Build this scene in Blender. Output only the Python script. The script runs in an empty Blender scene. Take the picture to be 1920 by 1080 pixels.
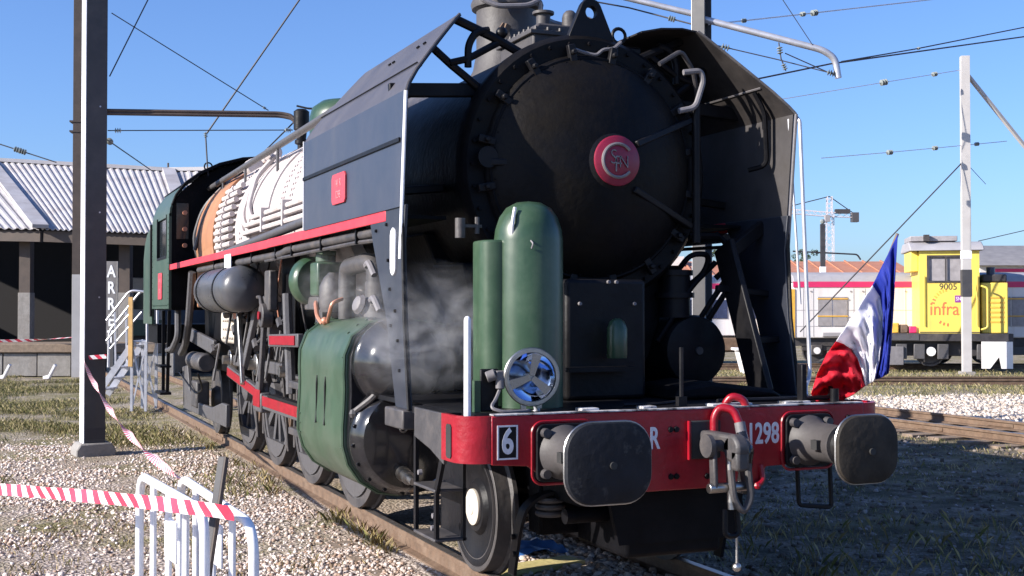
import bpy, math, random
import numpy as np
from mathutils import Vector, Matrix, noise
random.seed(7); rng = np.random.default_rng(7)
S = bpy.context.scene; COL = S.collection
PI = math.pi; rad = math.radians
# ------------------------------------------------------------------ camera
YAW, PITCH = 0.3994, 0.0182
CAM = Vector((-4.0155, -6.6674, 1.853))
fw = Vector((math.sin(YAW)*math.cos(PITCH), math.cos(YAW)*math.cos(PITCH), math.sin(PITCH)))
rt = fw.cross(Vector((0, 0, 1))).normalized(); up = rt.cross(fw)
cd = bpy.data.cameras.new('camera'); cam = bpy.data.objects.new('camera', cd); COL.objects.link(cam)
cd.lens = 43.55; cd.sensor_width = 36; cd.clip_start = .1; cd.clip_end = 3000
cam.matrix_world = Matrix(((rt.x, up.x, -fw.x, CAM.x), (rt.y, up.y, -fw.y, CAM.y), (rt.z, up.z, -fw.z, CAM.z), (0, 0, 0, 1)))
S.camera = cam
# ------------------------------------------------------------------ sky, sun, exposure
EL, AZ = rad(25), rad(270.0)
W = bpy.data.worlds.new('World'); S.world = W; W.use_nodes = True
nt = W.node_tree; sky = nt.nodes.new('ShaderNodeTexSky'); sky.sky_type = 'NISHITA'; sky.sun_disc = False
sky.sun_elevation = EL; sky.sun_rotation = AZ; sky.altitude = 50; sky.air_density = 1.0; sky.dust_density = 1.0; sky.ozone_density = 2.5
tint = nt.nodes.new('ShaderNodeMix'); tint.data_type = 'RGBA'; tint.blend_type = 'MULTIPLY'; tint.inputs[0].default_value = 1; tint.inputs[7].default_value = (.78, 1.0, 1.46, 1)
nt.links.new(sky.outputs[0], tint.inputs[6]); nt.links.new(tint.outputs[2], nt.nodes['Background'].inputs[0]); nt.nodes['Background'].inputs[1].default_value = .078
sd = bpy.data.lights.new('sun', 'SUN'); sun = bpy.data.objects.new('sun', sd); COL.objects.link(sun)
sd.energy = 5.0; sd.angle = rad(.5); sd.color = (1, .93, .84)
to_sun = Vector((math.sin(AZ)*math.cos(EL), math.cos(AZ)*math.cos(EL), math.sin(EL)))
sun.rotation_euler = to_sun.to_track_quat('Z', 'Y').to_euler(); sun.location = (-20, 0, 20)
S.view_settings.view_transform = 'Standard'; S.view_settings.look = 'None'; S.view_settings.gamma = 1
S.view_settings.exposure = .9; S.view_settings.use_curve_mapping = False
S.render.engine = 'CYCLES'
S.cycles.max_bounces = 6; S.cycles.volume_bounces = 1; S.cycles.use_denoising = True
# ------------------------------------------------------------------ mesh helpers
def frame(d):
    d = Vector(d).normalized(); a = Vector((0, 0, 1)) if abs(d.z) < .9 else Vector((0, 1, 0))
    u = a.cross(d).normalized(); return u, d.cross(u), d
class MB:
    def __init__(s): s.v = []; s.f = []
    def add(s, v, f):
        o = len(s.v); s.v += [tuple(q) for q in v]; s.f += [tuple(i+o for i in q) for q in f]; return s
    def bx(s, x0, x1, y0, y1, z0, z1):
        v = [(x, y, z) for z in (z0, z1) for y in (y0, y1) for x in (x0, x1)]
        return s.add(v, [(0, 2, 3, 1), (4, 5, 7, 6), (0, 1, 5, 4), (2, 6, 7, 3), (0, 4, 6, 2), (1, 3, 7, 5)])
    def obx(s, c, d, eul=(0, 0, 0)):
        from mathutils import Euler
        m = Euler(eul).to_matrix(); c = Vector(c)
        v = [c + m @ Vector((x*d[0]/2, y*d[1]/2, z*d[2]/2)) for z in (-1, 1) for y in (-1, 1) for x in (-1, 1)]
        return s.add(v, [(0, 2, 3, 1), (4, 5, 7, 6), (0, 1, 5, 4), (2, 6, 7, 3), (0, 4, 6, 2), (1, 3, 7, 5)])
    def bar(s, p0, p1, w, h, upv=(0, 0, 1)):
        p0 = Vector(p0); p1 = Vector(p1); d = (p1-p0).normalized(); a = Vector(upv)
        if abs(a.dot(d)) > .98: a = Vector((1, 0, 0))
        x = d.cross(a).normalized(); z = x.cross(d)
        v = [p + x*i*w/2 + z*j*h/2 for p in (p0, p1) for j in (-1, 1) for i in (-1, 1)]
        return s.add(v, [(0, 1, 3, 2), (4, 6, 7, 5), (0, 4, 5, 1), (2, 3, 7, 6), (0, 2, 6, 4), (1, 5, 7, 3)])
    def lathe(s, prof, o, ax=(0, 0, 1), n=24, a0=0., a1=2*PI, cap=True):
        u, w, d = frame(ax); o = Vector(o); full = abs(a1-a0-2*PI) < 1e-6; m = n if full else n+1
        v = []; f = []
        for r, h in prof:
            for i in range(m):
                t = a0+(a1-a0)*i/n; v.append(o+d*h+(u*math.cos(t)+w*math.sin(t))*max(r, 1e-4))
        for j in range(len(prof)-1):
            for i in range(n):
                k = (i+1) % m; f.append((j*m+i, j*m+k, (j+1)*m+k, (j+1)*m+i))
        if full and cap:
            if prof[0][0] > 1e-3: f.append(tuple(reversed(range(m))))
            if prof[-1][0] > 1e-3: f.append(tuple(range((len(prof)-1)*m, len(prof)*m)))
        return s.add(v, f)
    def cyl(s, p0, p1, r, r1=None, n=16):
        p0 = Vector(p0); p1 = Vector(p1); d = p1-p0
        return s.lathe([(r, 0), (r if r1 is None else r1, d.length)], p0, d, n)
    def tube(s, pts, r, n=8, closed=False):
        P = [Vector(p) for p in pts]; N = len(P); v = []; f = []; u = None
        for i in range(N):
            d = (P[(i+1) % N]-P[i-1]) if closed else (P[min(i+1, N-1)]-P[max(i-1, 0)])
            d.normalize()
            if u is None: u = frame(d)[0]
            u = (u-d*u.dot(d)).normalized(); w = d.cross(u)
            rr = r[i] if isinstance(r, (list, tuple)) else r
            for k in range(n):
                t = 2*PI*k/n; v.append(P[i]+(u*math.cos(t)+w*math.sin(t))*rr)
        for i in range(N if closed else N-1):
            j = (i+1) % N
            for k in range(n): f.append((i*n+k, i*n+(k+1) % n, j*n+(k+1) % n, j*n+k))
        if not closed: f.append(tuple(reversed(range(n)))); f.append(tuple(range((N-1)*n, N*n)))
        return s.add(v, f)
    def prism(s, poly, ax, a, b):
        def m(p, t): return (t, p[0], p[1]) if ax == 'x' else ((p[0], t, p[1]) if ax == 'y' else (p[0], p[1], t))
        n = len(poly); v = [m(p, a) for p in poly]+[m(p, b) for p in poly]
        return s.add(v, [tuple(range(n))[::-1], tuple(range(n, 2*n))]+[(i, (i+1) % n, n+(i+1) % n, n+i) for i in range(n)])
    def sph(s, c, r, n=12, sc=(1, 1, 1)):
        v = []; f = []; m = max(4, n//2)
        for j in range(m+1):
            t = PI*j/m
            for i in range(n):
                p = 2*PI*i/n; v.append((c[0]+r*sc[0]*math.sin(t)*math.cos(p), c[1]+r*sc[1]*math.sin(t)*math.sin(p), c[2]+r*sc[2]*math.cos(t)))
        for j in range(m):
            for i in range(n): f.append((j*n+i, (j+1)*n+i, (j+1)*n+(i+1) % n, j*n+(i+1) % n))
        return s.add(v, f)
    def shell(s, rows, th, flip=1):
        """thick sheet through a grid of points"""
        R_ = len(rows); Cn = len(rows[0]); P = [[Vector(p) for p in r] for r in rows]; A = []; B = []
        for i in range(R_):
            for j in range(Cn):
                du = P[min(i+1, R_-1)][j]-P[max(i-1, 0)][j]; dv = P[i][min(j+1, Cn-1)]-P[i][max(j-1, 0)]
                nn = du.cross(dv)
                nn = nn.normalized()*flip if nn.length > 1e-9 else Vector((0, 0, 1))
                A.append(P[i][j]+nn*th/2); B.append(P[i][j]-nn*th/2)
        f = []; K = R_*Cn
        for i in range(R_-1):
            for j in range(Cn-1):
                a, b, c, d = i*Cn+j, i*Cn+j+1, (i+1)*Cn+j+1, (i+1)*Cn+j
                f.append((a, d, c, b) if flip > 0 else (a, b, c, d)); f.append((K+a, K+b, K+c, K+d) if flip > 0 else (K+a, K+d, K+c, K+b))
        ring = [j for j in range(Cn)]+[i*Cn+Cn-1 for i in range(1, R_)]+[(R_-1)*Cn+j for j in range(Cn-2, -1, -1)]+[i*Cn for i in range(R_-2, 0, -1)]
        for q in range(len(ring)):
            a, b = ring[q], ring[(q+1) % len(ring)]; f.append((a, b, K+b, K+a))
        return s.add(A+B, f)
    def build(s, name, m, parent=None, sm=40, bev=0., seg=2, kind=None, loc=None):
        me = bpy.data.meshes.new(name); me.from_pydata([tuple(q) for q in s.v], [], s.f); me.update()
        import bmesh
        bm = bmesh.new(); bm.from_mesh(me); bmesh.ops.recalc_face_normals(bm, faces=bm.faces); bm.to_mesh(me); bm.free()
        if sm:
            me.polygons.foreach_set('use_smooth', [True]*len(me.polygons)); me.set_sharp_from_angle(angle=rad(sm))
        me.materials.append(MT[m] if isinstance(m, str) else m)
        o = bpy.data.objects.new(name, me); COL.objects.link(o); o.parent = parent
        if loc: o.location = loc
        if bev:
            b = o.modifiers.new('bevel', 'BEVEL'); b.width = bev; b.segments = seg; b.limit_method = 'ANGLE'; b.angle_limit = rad(40)
        if kind: o['kind'] = kind
        return o
def fil(pts, r=.06, n=5):
    """polyline with rounded corners"""
    P = [Vector(p) for p in pts]; o = [P[0]]
    for i in range(1, len(P)-1):
        a = P[i-1]-P[i]; b = P[i+1]-P[i]; k = min(r, a.length*.45, b.length*.45); a = P[i]+a.normalized()*k; b = P[i]+b.normalized()*k
        for t in range(n+1):
            t /= n; o.append(a*(1-t)**2+P[i]*2*t*(1-t)+b*t*t)
    return o+[P[-1]]
def tag(o, label=None, cat=None, group=None, kind=None):
    if label: o['label'] = label
    if cat: o['category'] = cat
    if group: o['group'] = group
    if kind: o['kind'] = kind
    return o
def empty(name, loc=(0, 0, 0), rz=0, label=None, cat=None, group=None, parent=None):
    o = bpy.data.objects.new(name, None); COL.objects.link(o); o.location = loc; o.rotation_euler = (0, 0, rz); o.parent = parent
    o.empty_display_size = .2
    return tag(o, label, cat, group)
def dup(o, parent=None):
    c = o.copy(); COL.objects.link(c); c.parent = parent
    for ch in list(o.children): dup(ch, c)
    return c
def text(body, name, m, parent, loc, rot, size, sx=1., ext=.004, bold=.0, align='CENTER', kind=None):
    cu = bpy.data.curves.new(name, 'FONT'); cu.body = body; cu.size = size; cu.extrude = ext; cu.offset = bold
    cu.align_x = align; cu.align_y = 'CENTER'; cu.resolution_u = 4
    t = bpy.data.objects.new(name+'_curve', cu); COL.objects.link(t)
    dg = bpy.context.evaluated_depsgraph_get(); me = bpy.data.meshes.new_from_object(t.evaluated_get(dg))
    bpy.data.objects.remove(t); bpy.data.curves.remove(cu)
    me.name = name; me.materials.clear(); me.materials.append(MT[m])
    o = bpy.data.objects.new(name, me); COL.objects.link(o); o.parent = parent
    o.location = loc; o.rotation_euler = rot; o.scale = (sx, 1, 1)
    return o
# ------------------------------------------------------------------ materials
MT = {}
def mat(name, col, rough=.5, metal=0., var=.25, sc=5., bump=0., bsc=60., dust=None, spec=.5, dsc=2.5, dthr=(.45, .7), coat=0., rvar=.12, streak=None, trans=0.):
    m = bpy.data.materials.new(name); m.use_nodes = True; t = m.node_tree; N = t.nodes; L = t.links; b = N['Principled BSDF']
    tc = N.new('ShaderNodeTexCoord'); nz = N.new('ShaderNodeTexNoise'); nz.inputs['Scale'].default_value = sc; nz.inputs['Detail'].default_value = 7; nz.inputs['Roughness'].default_value = .65
    L.new(tc.outputs['Object'], nz.inputs['Vector'])
    mx = N.new('ShaderNodeMix'); mx.data_type = 'RGBA'; c = Vector(col)
    mx.inputs[6].default_value = (*[max(0, q*(1-var)) for q in col], 1); mx.inputs[7].default_value = (*[min(1, q*(1+var)) for q in col], 1)
    rp = N.new('ShaderNodeValToRGB'); rp.color_ramp.elements[0].position = .3; rp.color_ramp.elements[1].position = .7
    L.new(nz.outputs['Fac'], rp.inputs[0]); L.new(rp.outputs[0], mx.inputs[0]); out = mx.outputs[2]
    if dust:
        n2 = N.new('ShaderNodeTexNoise'); n2.inputs['Scale'].default_value = dsc; n2.inputs['Detail'].default_value = 9; n2.inputs['Roughness'].default_value = .7; L.new(tc.outputs['Object'], n2.inputs['Vector'])
        r2 = N.new('ShaderNodeValToRGB'); r2.color_ramp.elements[0].position = dthr[0]; r2.color_ramp.elements[1].position = dthr[1]; L.new(n2.outputs['Fac'], r2.inputs[0])
        ml = N.new('ShaderNodeMath'); ml.operation = 'MULTIPLY'; ml.inputs[1].default_value = dust[3]; L.new(r2.outputs[0], ml.inputs[0])
        m2 = N.new('ShaderNodeMix'); m2.data_type = 'RGBA'; m2.inputs[7].default_value = (*dust[:3], 1); L.new(ml.outputs[0], m2.inputs[0]); L.new(out, m2.inputs[6]); out = m2.outputs[2]
    if streak:      # drips and run-off marks, stretched along the height
        mp = N.new('ShaderNodeMapping'); mp.inputs['Scale'].default_value = (7, 7, .55); L.new(tc.outputs['Object'], mp.inputs[0])
        n4 = N.new('ShaderNodeTexNoise'); n4.inputs['Scale'].default_value = streak[4] if len(streak) > 4 else 1.; n4.inputs['Detail'].default_value = 6; n4.inputs['Roughness'].default_value = .7; L.new(mp.outputs[0], n4.inputs['Vector'])
        r4 = N.new('ShaderNodeValToRGB'); r4.color_ramp.elements[0].position = .5; r4.color_ramp.elements[1].position = .72; L.new(n4.outputs['Fac'], r4.inputs[0])
        m4 = N.new('ShaderNodeMath'); m4.operation = 'MULTIPLY'; m4.inputs[1].default_value = streak[3]; L.new(r4.outputs[0], m4.inputs[0])
        m5 = N.new('ShaderNodeMix'); m5.data_type = 'RGBA'; m5.inputs[7].default_value = (*streak[:3], 1); L.new(m4.outputs[0], m5.inputs[0]); L.new(out, m5.inputs[6]); out = m5.outputs[2]
    L.new(out, b.inputs['Base Color'])
    if trans:
        tr = N.new('ShaderNodeBsdfTranslucent'); L.new(out, tr.inputs[0]); ms = N.new('ShaderNodeMixShader'); ms.inputs[0].default_value = trans
        L.new(b.outputs[0], ms.inputs[1]); L.new(tr.outputs[0], ms.inputs[2]); L.new(ms.outputs[0], N['Material Output'].inputs['Surface'])
    mr = N.new('ShaderNodeMapRange'); mr.inputs['To Min'].default_value = max(.03, rough-rvar); mr.inputs['To Max'].default_value = min(1, rough+rvar); L.new(nz.outputs['Fac'], mr.inputs['Value']); L.new(mr.outputs[0], b.inputs['Roughness'])
    b.inputs['Metallic'].default_value = metal; b.inputs['Specular IOR Level'].default_value = spec; b.inputs['Coat Weight'].default_value = coat
    if bump:
        n3 = N.new('ShaderNodeTexNoise'); n3.inputs['Scale'].default_value = bsc; n3.inputs['Detail'].default_value = 4; L.new(tc.outputs['Object'], n3.inputs['Vector'])
        bp = N.new('ShaderNodeBump'); bp.inputs['Strength'].default_value = bump; bp.inputs['Distance'].default_value = .02; L.new(n3.outputs['Fac'], bp.inputs['Height']); L.new(bp.outputs[0], b.inputs['Normal'])
    MT[name] = m; return m
mat('black', (.007, .007, .009), .45, var=.4, bump=.12, bsc=25, dust=(.020, .018, .017, .5), dsc=3, spec=.18)
mat('soot', (.0045, .0045, .006), .55, var=.4, bump=.2, bsc=30, dust=(.010, .009, .009, .5), spec=.1)
mat('gloss', (.012, .012, .014), .16, var=.3, coat=.3, dust=(.05, .045, .045, .25), dsc=4)
mat('bluesteel', (.030, .039, .064), .42, var=.12, sc=2, bump=.06, bsc=5, dust=(.10, .09, .10, .35), dsc=1.6, dthr=(.4, .8), streak=(.058, .062, .075, .35))
mat('legnavy', (.020, .024, .036), .45, var=.2, sc=2, dust=(.05, .048, .055, .4), dsc=3)
mat('bluetop_lit', (.062, .060, .072), .5, var=.14, sc=2, bump=.06, bsc=5, dust=(.11, .10, .10, .3), dsc=2)  # upper plate's different tone under the light is put into its colour
mat('grey', (.17, .16, .17), .55, var=.25, bump=.15, bsc=20, dust=(.07, .06, .05, .6))
mat('darkgrey', (.05, .047, .05), .55, var=.3, bump=.2, bsc=20, dust=(.11, .09, .075, .5), dsc=5)
mat('chimney', (.062, .056, .056), .6, var=.25, bump=.2, bsc=18, dust=(.05, .045, .045, .7), dsc=4)
mat('midgrey', (.085, .082, .088), .5, var=.3, bump=.2, bsc=25, dust=(.03, .026, .022, .75), dsc=5)
mat('tankgrey', (.065, .068, .078), .3, var=.15, dust=(.15, .13, .12, .3), dsc=2)
mat('steel', (.45, .44, .43), .35, 1., var=.25, dust=(.09, .07, .05, .5), dsc=7)
mat('green', (.030, .066, .034), .33, var=.2, sc=3, bump=.06, bsc=5, dust=(.10, .12, .085, .35), dsc=3, streak=(.015, .025, .014, .5))
mat('cabgreen', (.038, .070, .050), .42, var=.14, sc=3, bump=.05, bsc=5, dust=(.11, .12, .095, .35), dsc=2, streak=(.02, .03, .025, .5))
mat('jacket', (.036, .070, .040), .42, var=.18, sc=2.5, bump=.09, bsc=4, dust=(.15, .165, .135, .4), dsc=1.8, dthr=(.42, .75), streak=(.025, .045, .026, .55))
mat('red', (.27, .005, .015), .35, var=.18, sc=8, bump=.15, bsc=30, dust=(.10, .03, .03, .5), dsc=6, dthr=(.55, .8))
mat('boardred', (.62, .035, .055), .5, var=.12, dust=(.30, .06, .06, .4), dsc=5)
mat('platered', (.50, .05, .07), .5, var=.15, sc=20)
mat('platelight', (.62, .22, .24), .5, var=.1)
mat('white', (.78, .76, .76), .5, var=.06, dust=(.42, .36, .33, .35), dsc=5)
mat('boiler', (.46, .42, .41), .65, var=.1, sc=6, bump=.15, bsc=18, dust=(.40, .28, .24, .5), dsc=3.5, dthr=(.5, .75), streak=(.34, .26, .22, .45))
mat('whitepaint', (.82, .82, .84), .4, var=.05, dust=(.5, .47, .45, .3), dsc=9)
mat('letter', (.62, .62, .66), .5, var=.12, sc=20)
mat('chip', (.52, .50, .50), .6, var=.2, sc=14, dust=(.03, .03, .03, .95), dsc=5, dthr=(.44, .56))
mat('orange', (.33, .15, .07), .6, var=.2, sc=3, dust=(.30, .13, .07, .5), dsc=2)
mat('copper', (.50, .22, .14), .45, .4, var=.2)
mat('cream', (.55, .50, .43), .6, var=.15, dust=(.25, .20, .16, .5))
mat('emblem', (.23, .012, .038), .4, var=.1)
mat('emblemgrey', (.22, .20, .20), .45, .3, var=.15)
mat('glassdark', (.02, .025, .03), .08, var=.1, spec=.6)
mat('sky_mirror', (.62, .70, .86), .06, 1., var=.03, rvar=.02)  # blue tint stands in for reflected sky
mat('rubber', (.02, .02, .02), .7, var=.3)
mat('bufferpad', (.013, .014, .018), .6, var=.3, sc=7, bump=.25, bsc=22, dust=(.09, .085, .08, .5), dsc=9, dthr=(.60, .70), spec=.2)
mat('rivet', (.36, .31, .31), .7, var=.15)  # darker than the boiler: shading on the rivet heads painted in
mat('bufferbrown', (.026, .022, .018), .65, var=.3, sc=7, bump=.25, bsc=22, dust=(.06, .05, .04, .5), dsc=6, spec=.2)
mat('doorblack', (.0045, .0045, .006), .5, var=.4, bump=.22, bsc=22, dust=(.013, .010, .006, .7), dsc=1.3, dthr=(.45, .65), spec=.12, streak=(.010, .009, .009, .5, .6))
mat('bareliner', (.058, .054, .055), .6, var=.25, sc=3, dust=(.05, .045, .04, .6), spec=.15)
mat('rust', (.125, .078, .050), .75, var=.3, sc=9, bump=.35, bsc=40, dust=(.22, .16, .115, .5), dsc=4)
mat('railhead', (.33, .30, .29), .35, .8, var=.2, sc=12)
mat('wood', (.20, .15, .11), .85, var=.3, sc=9, bump=.4, bsc=25)
mat('plank', (.55, .47, .20), .8, var=.25, sc=9, bump=.3, bsc=25, dust=(.25, .20, .12, .6), dsc=5)
mat('glint_blue', (.04, .13, .36), .5, var=.3, bump=.3, bsc=12)
mat('column', (.042, .042, .048), .6, var=.2, sc=3, dust=(.085, .08, .078, .5), dsc=2.5, streak=(.06, .047, .04, .5, .6))
mat('columnlight', (.46, .44, .43), .65, var=.12, dust=(.32, .29, .27, .5))
mat('brownsteel', (.075, .055, .045), .65, var=.25, sc=3)
mat('concrete', (.25, .235, .22), .85, var=.2, sc=6, bump=.4, bsc=30, dust=(.16, .14, .12, .6))
mat('roofsheet', (.43, .41, .415), .6, var=.14, sc=1.2, dust=(.27, .23, .21, .65), dsc=.5, streak=(.24, .20, .18, .45, .15))
mat('interior', (.012, .011, .013), .9, var=.3)
mat('galv', (.50, .50, .54), .4, .5, var=.15)
mat('timber', (.55, .34, .13), .7, var=.2)
mat('signgrey', (.16, .15, .15), .7, var=.2)
mat('trainwhite', (.74, .71, .71), .45, var=.05, sc=2, dust=(.52, .47, .44, .3), dsc=1, streak=(.50, .44, .40, .4, .5))
mat('trainred', (.62, .03, .13), .45, var=.08)
mat('trainroof', (.34, .33, .35), .6, var=.15, dust=(.22, .2, .19, .5))
mat('traindark', (.035, .032, .036), .6, var=.35, dust=(.13, .11, .09, .6), dsc=1.5)
mat('trainblue', (.035, .045, .10), .25, var=.2)
mat('grille', (.30, .28, .29), .55, var=.2)
mat('yellow', (.80, .61, .11), .45, var=.06, sc=2, dust=(.62, .46, .12, .4), dsc=1.5, streak=(.42, .32, .12, .4, .6))
mat('liner', (.028, .025, .025), .6, var=.3, sc=3, dust=(.07, .06, .055, .5), spec=.15)
mat('amber', (.75, .42, .06), .5, var=.15)
mat('rooftile', (.45, .19, .11), .8, var=.18, sc=2, bump=.3, bsc=8)
mat('plaster', (.66, .62, .58), .8, var=.1)
mat('slate', (.24, .225, .22), .7, var=.2, sc=2)
mat('purple', (.25, .05, .28), .5, var=.1)
mat('logoorange', (.72, .17, .07), .5, var=.1)
mat('cranered', (.62, .56, .58), .6, var=.15)
mat('wire', (.03, .028, .035), .6, var=.2)
mat('insul', (.20, .22, .21), .25, var=.3)
mat('bark', (.10, .075, .055), .9, var=.3, bump=.5, bsc=20)
mat('blue_flag', (.015, .035, .36), .75, var=.12, sc=12, trans=.4, bump=.3, bsc=9)
mat('white_flag', (.82, .81, .86), .75, var=.04, sc=12, trans=.4, bump=.3, bsc=9)
mat('red_flag', (.62, .012, .035), .75, var=.12, sc=12, trans=.4, bump=.3, bsc=9)
def bg(u, d, z=0.):      # a point u metres right of and d metres ahead of where the photographer stood
    return Vector((CAM.x+u*math.cos(YAW)+d*math.sin(YAW), CAM.y-u*math.sin(YAW)+d*math.cos(YAW), z))
def pu(px, d): return (px-960)/2322.8*d
def pz(py, d): return 1.853+(582.3-py)/2322.8*d
def at(px, py, d): return bg(pu(px, d), d, pz(py, d))
def lens_mat():
    m = bpy.data.materials.new('lens'); m.use_nodes = True; b = m.node_tree.nodes['Principled BSDF']
    b.inputs['Base Color'].default_value = (.85, .9, .95, 1); b.inputs['Transmission Weight'].default_value = 1; b.inputs['Roughness'].default_value = .02; b.inputs['IOR'].default_value = 1.03
    MT['lens'] = m
lens_mat()
# ------------------------------------------------------------------ ground
def gz(x, y):
    n = noise.noise(Vector((x*.35, y*.35, 3.1)))*.05+noise.noise(Vector((x*1.3, y*1.3, 7.7)))*.022
    k = max(0., min(1., (abs(x)-.9)/1.2)); k2 = max(0., min(1., (abs(x-11)-.9)/1.)); far = max(0., 1-max(abs(x)-40, abs(y)-70, 0)/40)
    return -.165+(.01-.05*k)*.8+n*k*k2*far+(.02 if abs(x) < .7 else 0)
def axis(a, b, st, lim):
    o = [a+i*st for i in range(int((b-a)/st)+1)]; s_ = st; x = o[-1]
    while x < lim: s_ *= 1.25; x += s_; o.append(x)
    s_ = st; x = a; lo = []
    while x > -lim: s_ *= 1.25; x -= s_; lo.append(x)
    return lo[::-1]+o
gx = axis(-9, 15, .3, 1300); gy = axis(-9, 34, .3, 1300)
gb = MB(); nx = len(gx)
gb.add([(x, y, gz(x, y)) for y in gy for x in gx], [(j*nx+i, j*nx+i+1, (j+1)*nx+i+1, (j+1)*nx+i) for j in range(len(gy)-1) for i in range(nx-1)])
def ground_mat():
    m = bpy.data.materials.new('ground'); m.use_nodes = True; t = m.node_tree; N = t.nodes; L = t.links; b = N['Principled BSDF']
    b.inputs['Roughness'].default_value = .95; b.inputs['Specular IOR Level'].default_value = .15
    g = N.new('ShaderNodeNewGeometry')
    def nz(sc, det=6, ro=.6, off=0.):
        mp = N.new('ShaderNodeMapping'); mp.inputs['Location'].default_value = (off, off, 0); L.new(g.outputs['Position'], mp.inputs[0])
        n = N.new('ShaderNodeTexNoise'); n.inputs['Scale'].default_value = sc; n.inputs['Detail'].default_value = det; n.inputs['Roughness'].default_value = ro; L.new(mp.outputs[0], n.inputs['Vector']); return n.outputs['Fac']
    def ramp(i, a, c, ca=(0, 0, 0, 1), cb=(1, 1, 1, 1)):
        r = N.new('ShaderNodeValToRGB'); r.color_ramp.elements[0].position = a; r.color_ramp.elements[1].position = c; r.color_ramp.elements[0].color = ca; r.color_ramp.elements[1].color = cb; L.new(i, r.inputs[0]); return r.outputs[0]
    def mix(f, a, c):
        q = N.new('ShaderNodeMix'); q.data_type = 'RGBA'; L.new(f, q.inputs[0])
        for s_, k in ((a, 6), (c, 7)):
            if isinstance(s_, tuple): q.inputs[k].default_value = (*s_, 1)
            else: L.new(s_, q.inputs[k])
        return q.outputs[2]
    def mth(op, a, c, cl=False):
        q = N.new('ShaderNodeMath'); q.operation = op; q.use_clamp = cl
        for s_, k in ((a, 0), (c, 1)):
            if isinstance(s_, (int, float)): q.inputs[k].default_value = s_
            else: L.new(s_, q.inputs[k])
        return q.outputs[0]
    v = N.new('ShaderNodeTexVoronoi'); v.inputs['Scale'].default_value = 30; L.new(g.outputs['Position'], v.inputs['Vector'])
    sx = N.new('ShaderNodeSeparateColor'); L.new(v.outputs['Color'], sx.inputs[0])
    stone = mix(sx.outputs[0], (.48, .39, .33), (.78, .69, .63)); stone = mix(ramp(v.outputs['Distance'], .25, .75), stone, (.24, .19, .155))
    dirt = mix(nz(9), (.20, .15, .105), (.44, .36, .28)); grass = mix(nz(14, off=4), (.10, .10, .035), (.32, .27, .15))
    # distance ahead of the yard's front edge, measured along the view of the sidings
    dt = N.new('ShaderNodeVectorMath'); dt.operation = 'DOT_PRODUCT'; L.new(g.outputs['Position'], dt.inputs[0]); dt.inputs[1].default_value = (math.sin(YAW), math.cos(YAW), 0)
    d0 = CAM.x*math.sin(YAW)+CAM.y*math.cos(YAW); d = mth('SUBTRACT', dt.outputs['Value'], d0)
    def band(a, c):
        q = N.new('ShaderNodeMapRange'); q.interpolation_type = 'SMOOTHSTEP'; q.inputs[1].default_value = a; q.inputs[2].default_value = c; L.new(d, q.inputs[0]); return q.outputs[0]
    gsp = N.new('ShaderNodeSeparateXYZ'); L.new(g.outputs['Position'], gsp.inputs[0])
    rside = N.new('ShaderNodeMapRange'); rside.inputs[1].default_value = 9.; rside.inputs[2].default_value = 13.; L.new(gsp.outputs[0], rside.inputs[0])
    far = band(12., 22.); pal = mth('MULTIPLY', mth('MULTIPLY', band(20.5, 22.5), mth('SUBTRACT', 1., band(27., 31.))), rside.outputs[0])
    grassm = mth('ADD', ramp(nz(.55, 7, .62), .47, .60), mth('MULTIPLY', far, .55), True); dirtm = ramp(nz(.9, 8, .68, 11), .46, .58)
    grassm = mth('MULTIPLY', grassm, mth('SUBTRACT', 1., mth('MULTIPLY', pal, .9)), True)
    c = mix(mth('MULTIPLY', dirtm, .75), stone, dirt); c = mix(mth('MULTIPLY', grassm, ramp(nz(2.4, 8, .7, 5), .3, .55)), c, grass)
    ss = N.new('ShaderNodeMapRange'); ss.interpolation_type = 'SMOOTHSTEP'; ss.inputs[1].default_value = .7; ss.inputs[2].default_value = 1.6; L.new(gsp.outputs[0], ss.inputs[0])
    c = mix(mth('MULTIPLY', mth('MULTIPLY', ss.outputs[0], mth('SUBTRACT', 1., rside.outputs[0])), ramp(nz(1.7, 8, .7, 21), .25, .6)), c, mix(nz(5, 7, .7, 31), (.035, .030, .022), (.11, .095, .06)))  # weedy soil right of the engine; its darkness also carries the engine's cast shade
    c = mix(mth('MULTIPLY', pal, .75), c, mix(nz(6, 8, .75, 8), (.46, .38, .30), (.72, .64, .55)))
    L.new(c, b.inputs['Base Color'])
    bp = N.new('ShaderNodeBump'); bp.inputs['Strength'].default_value = .6; bp.inputs['Distance'].default_value = .05
    h = mth('ADD', mth('MULTIPLY', v.outputs['Distance'], -1.2), nz(30, 5, .7)); L.new(h, bp.inputs['Height']); L.new(bp.outputs[0], b.inputs['Normal'])
    return m
gb.build('ground', ground_mat(), sm=60, kind='structure')
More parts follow.
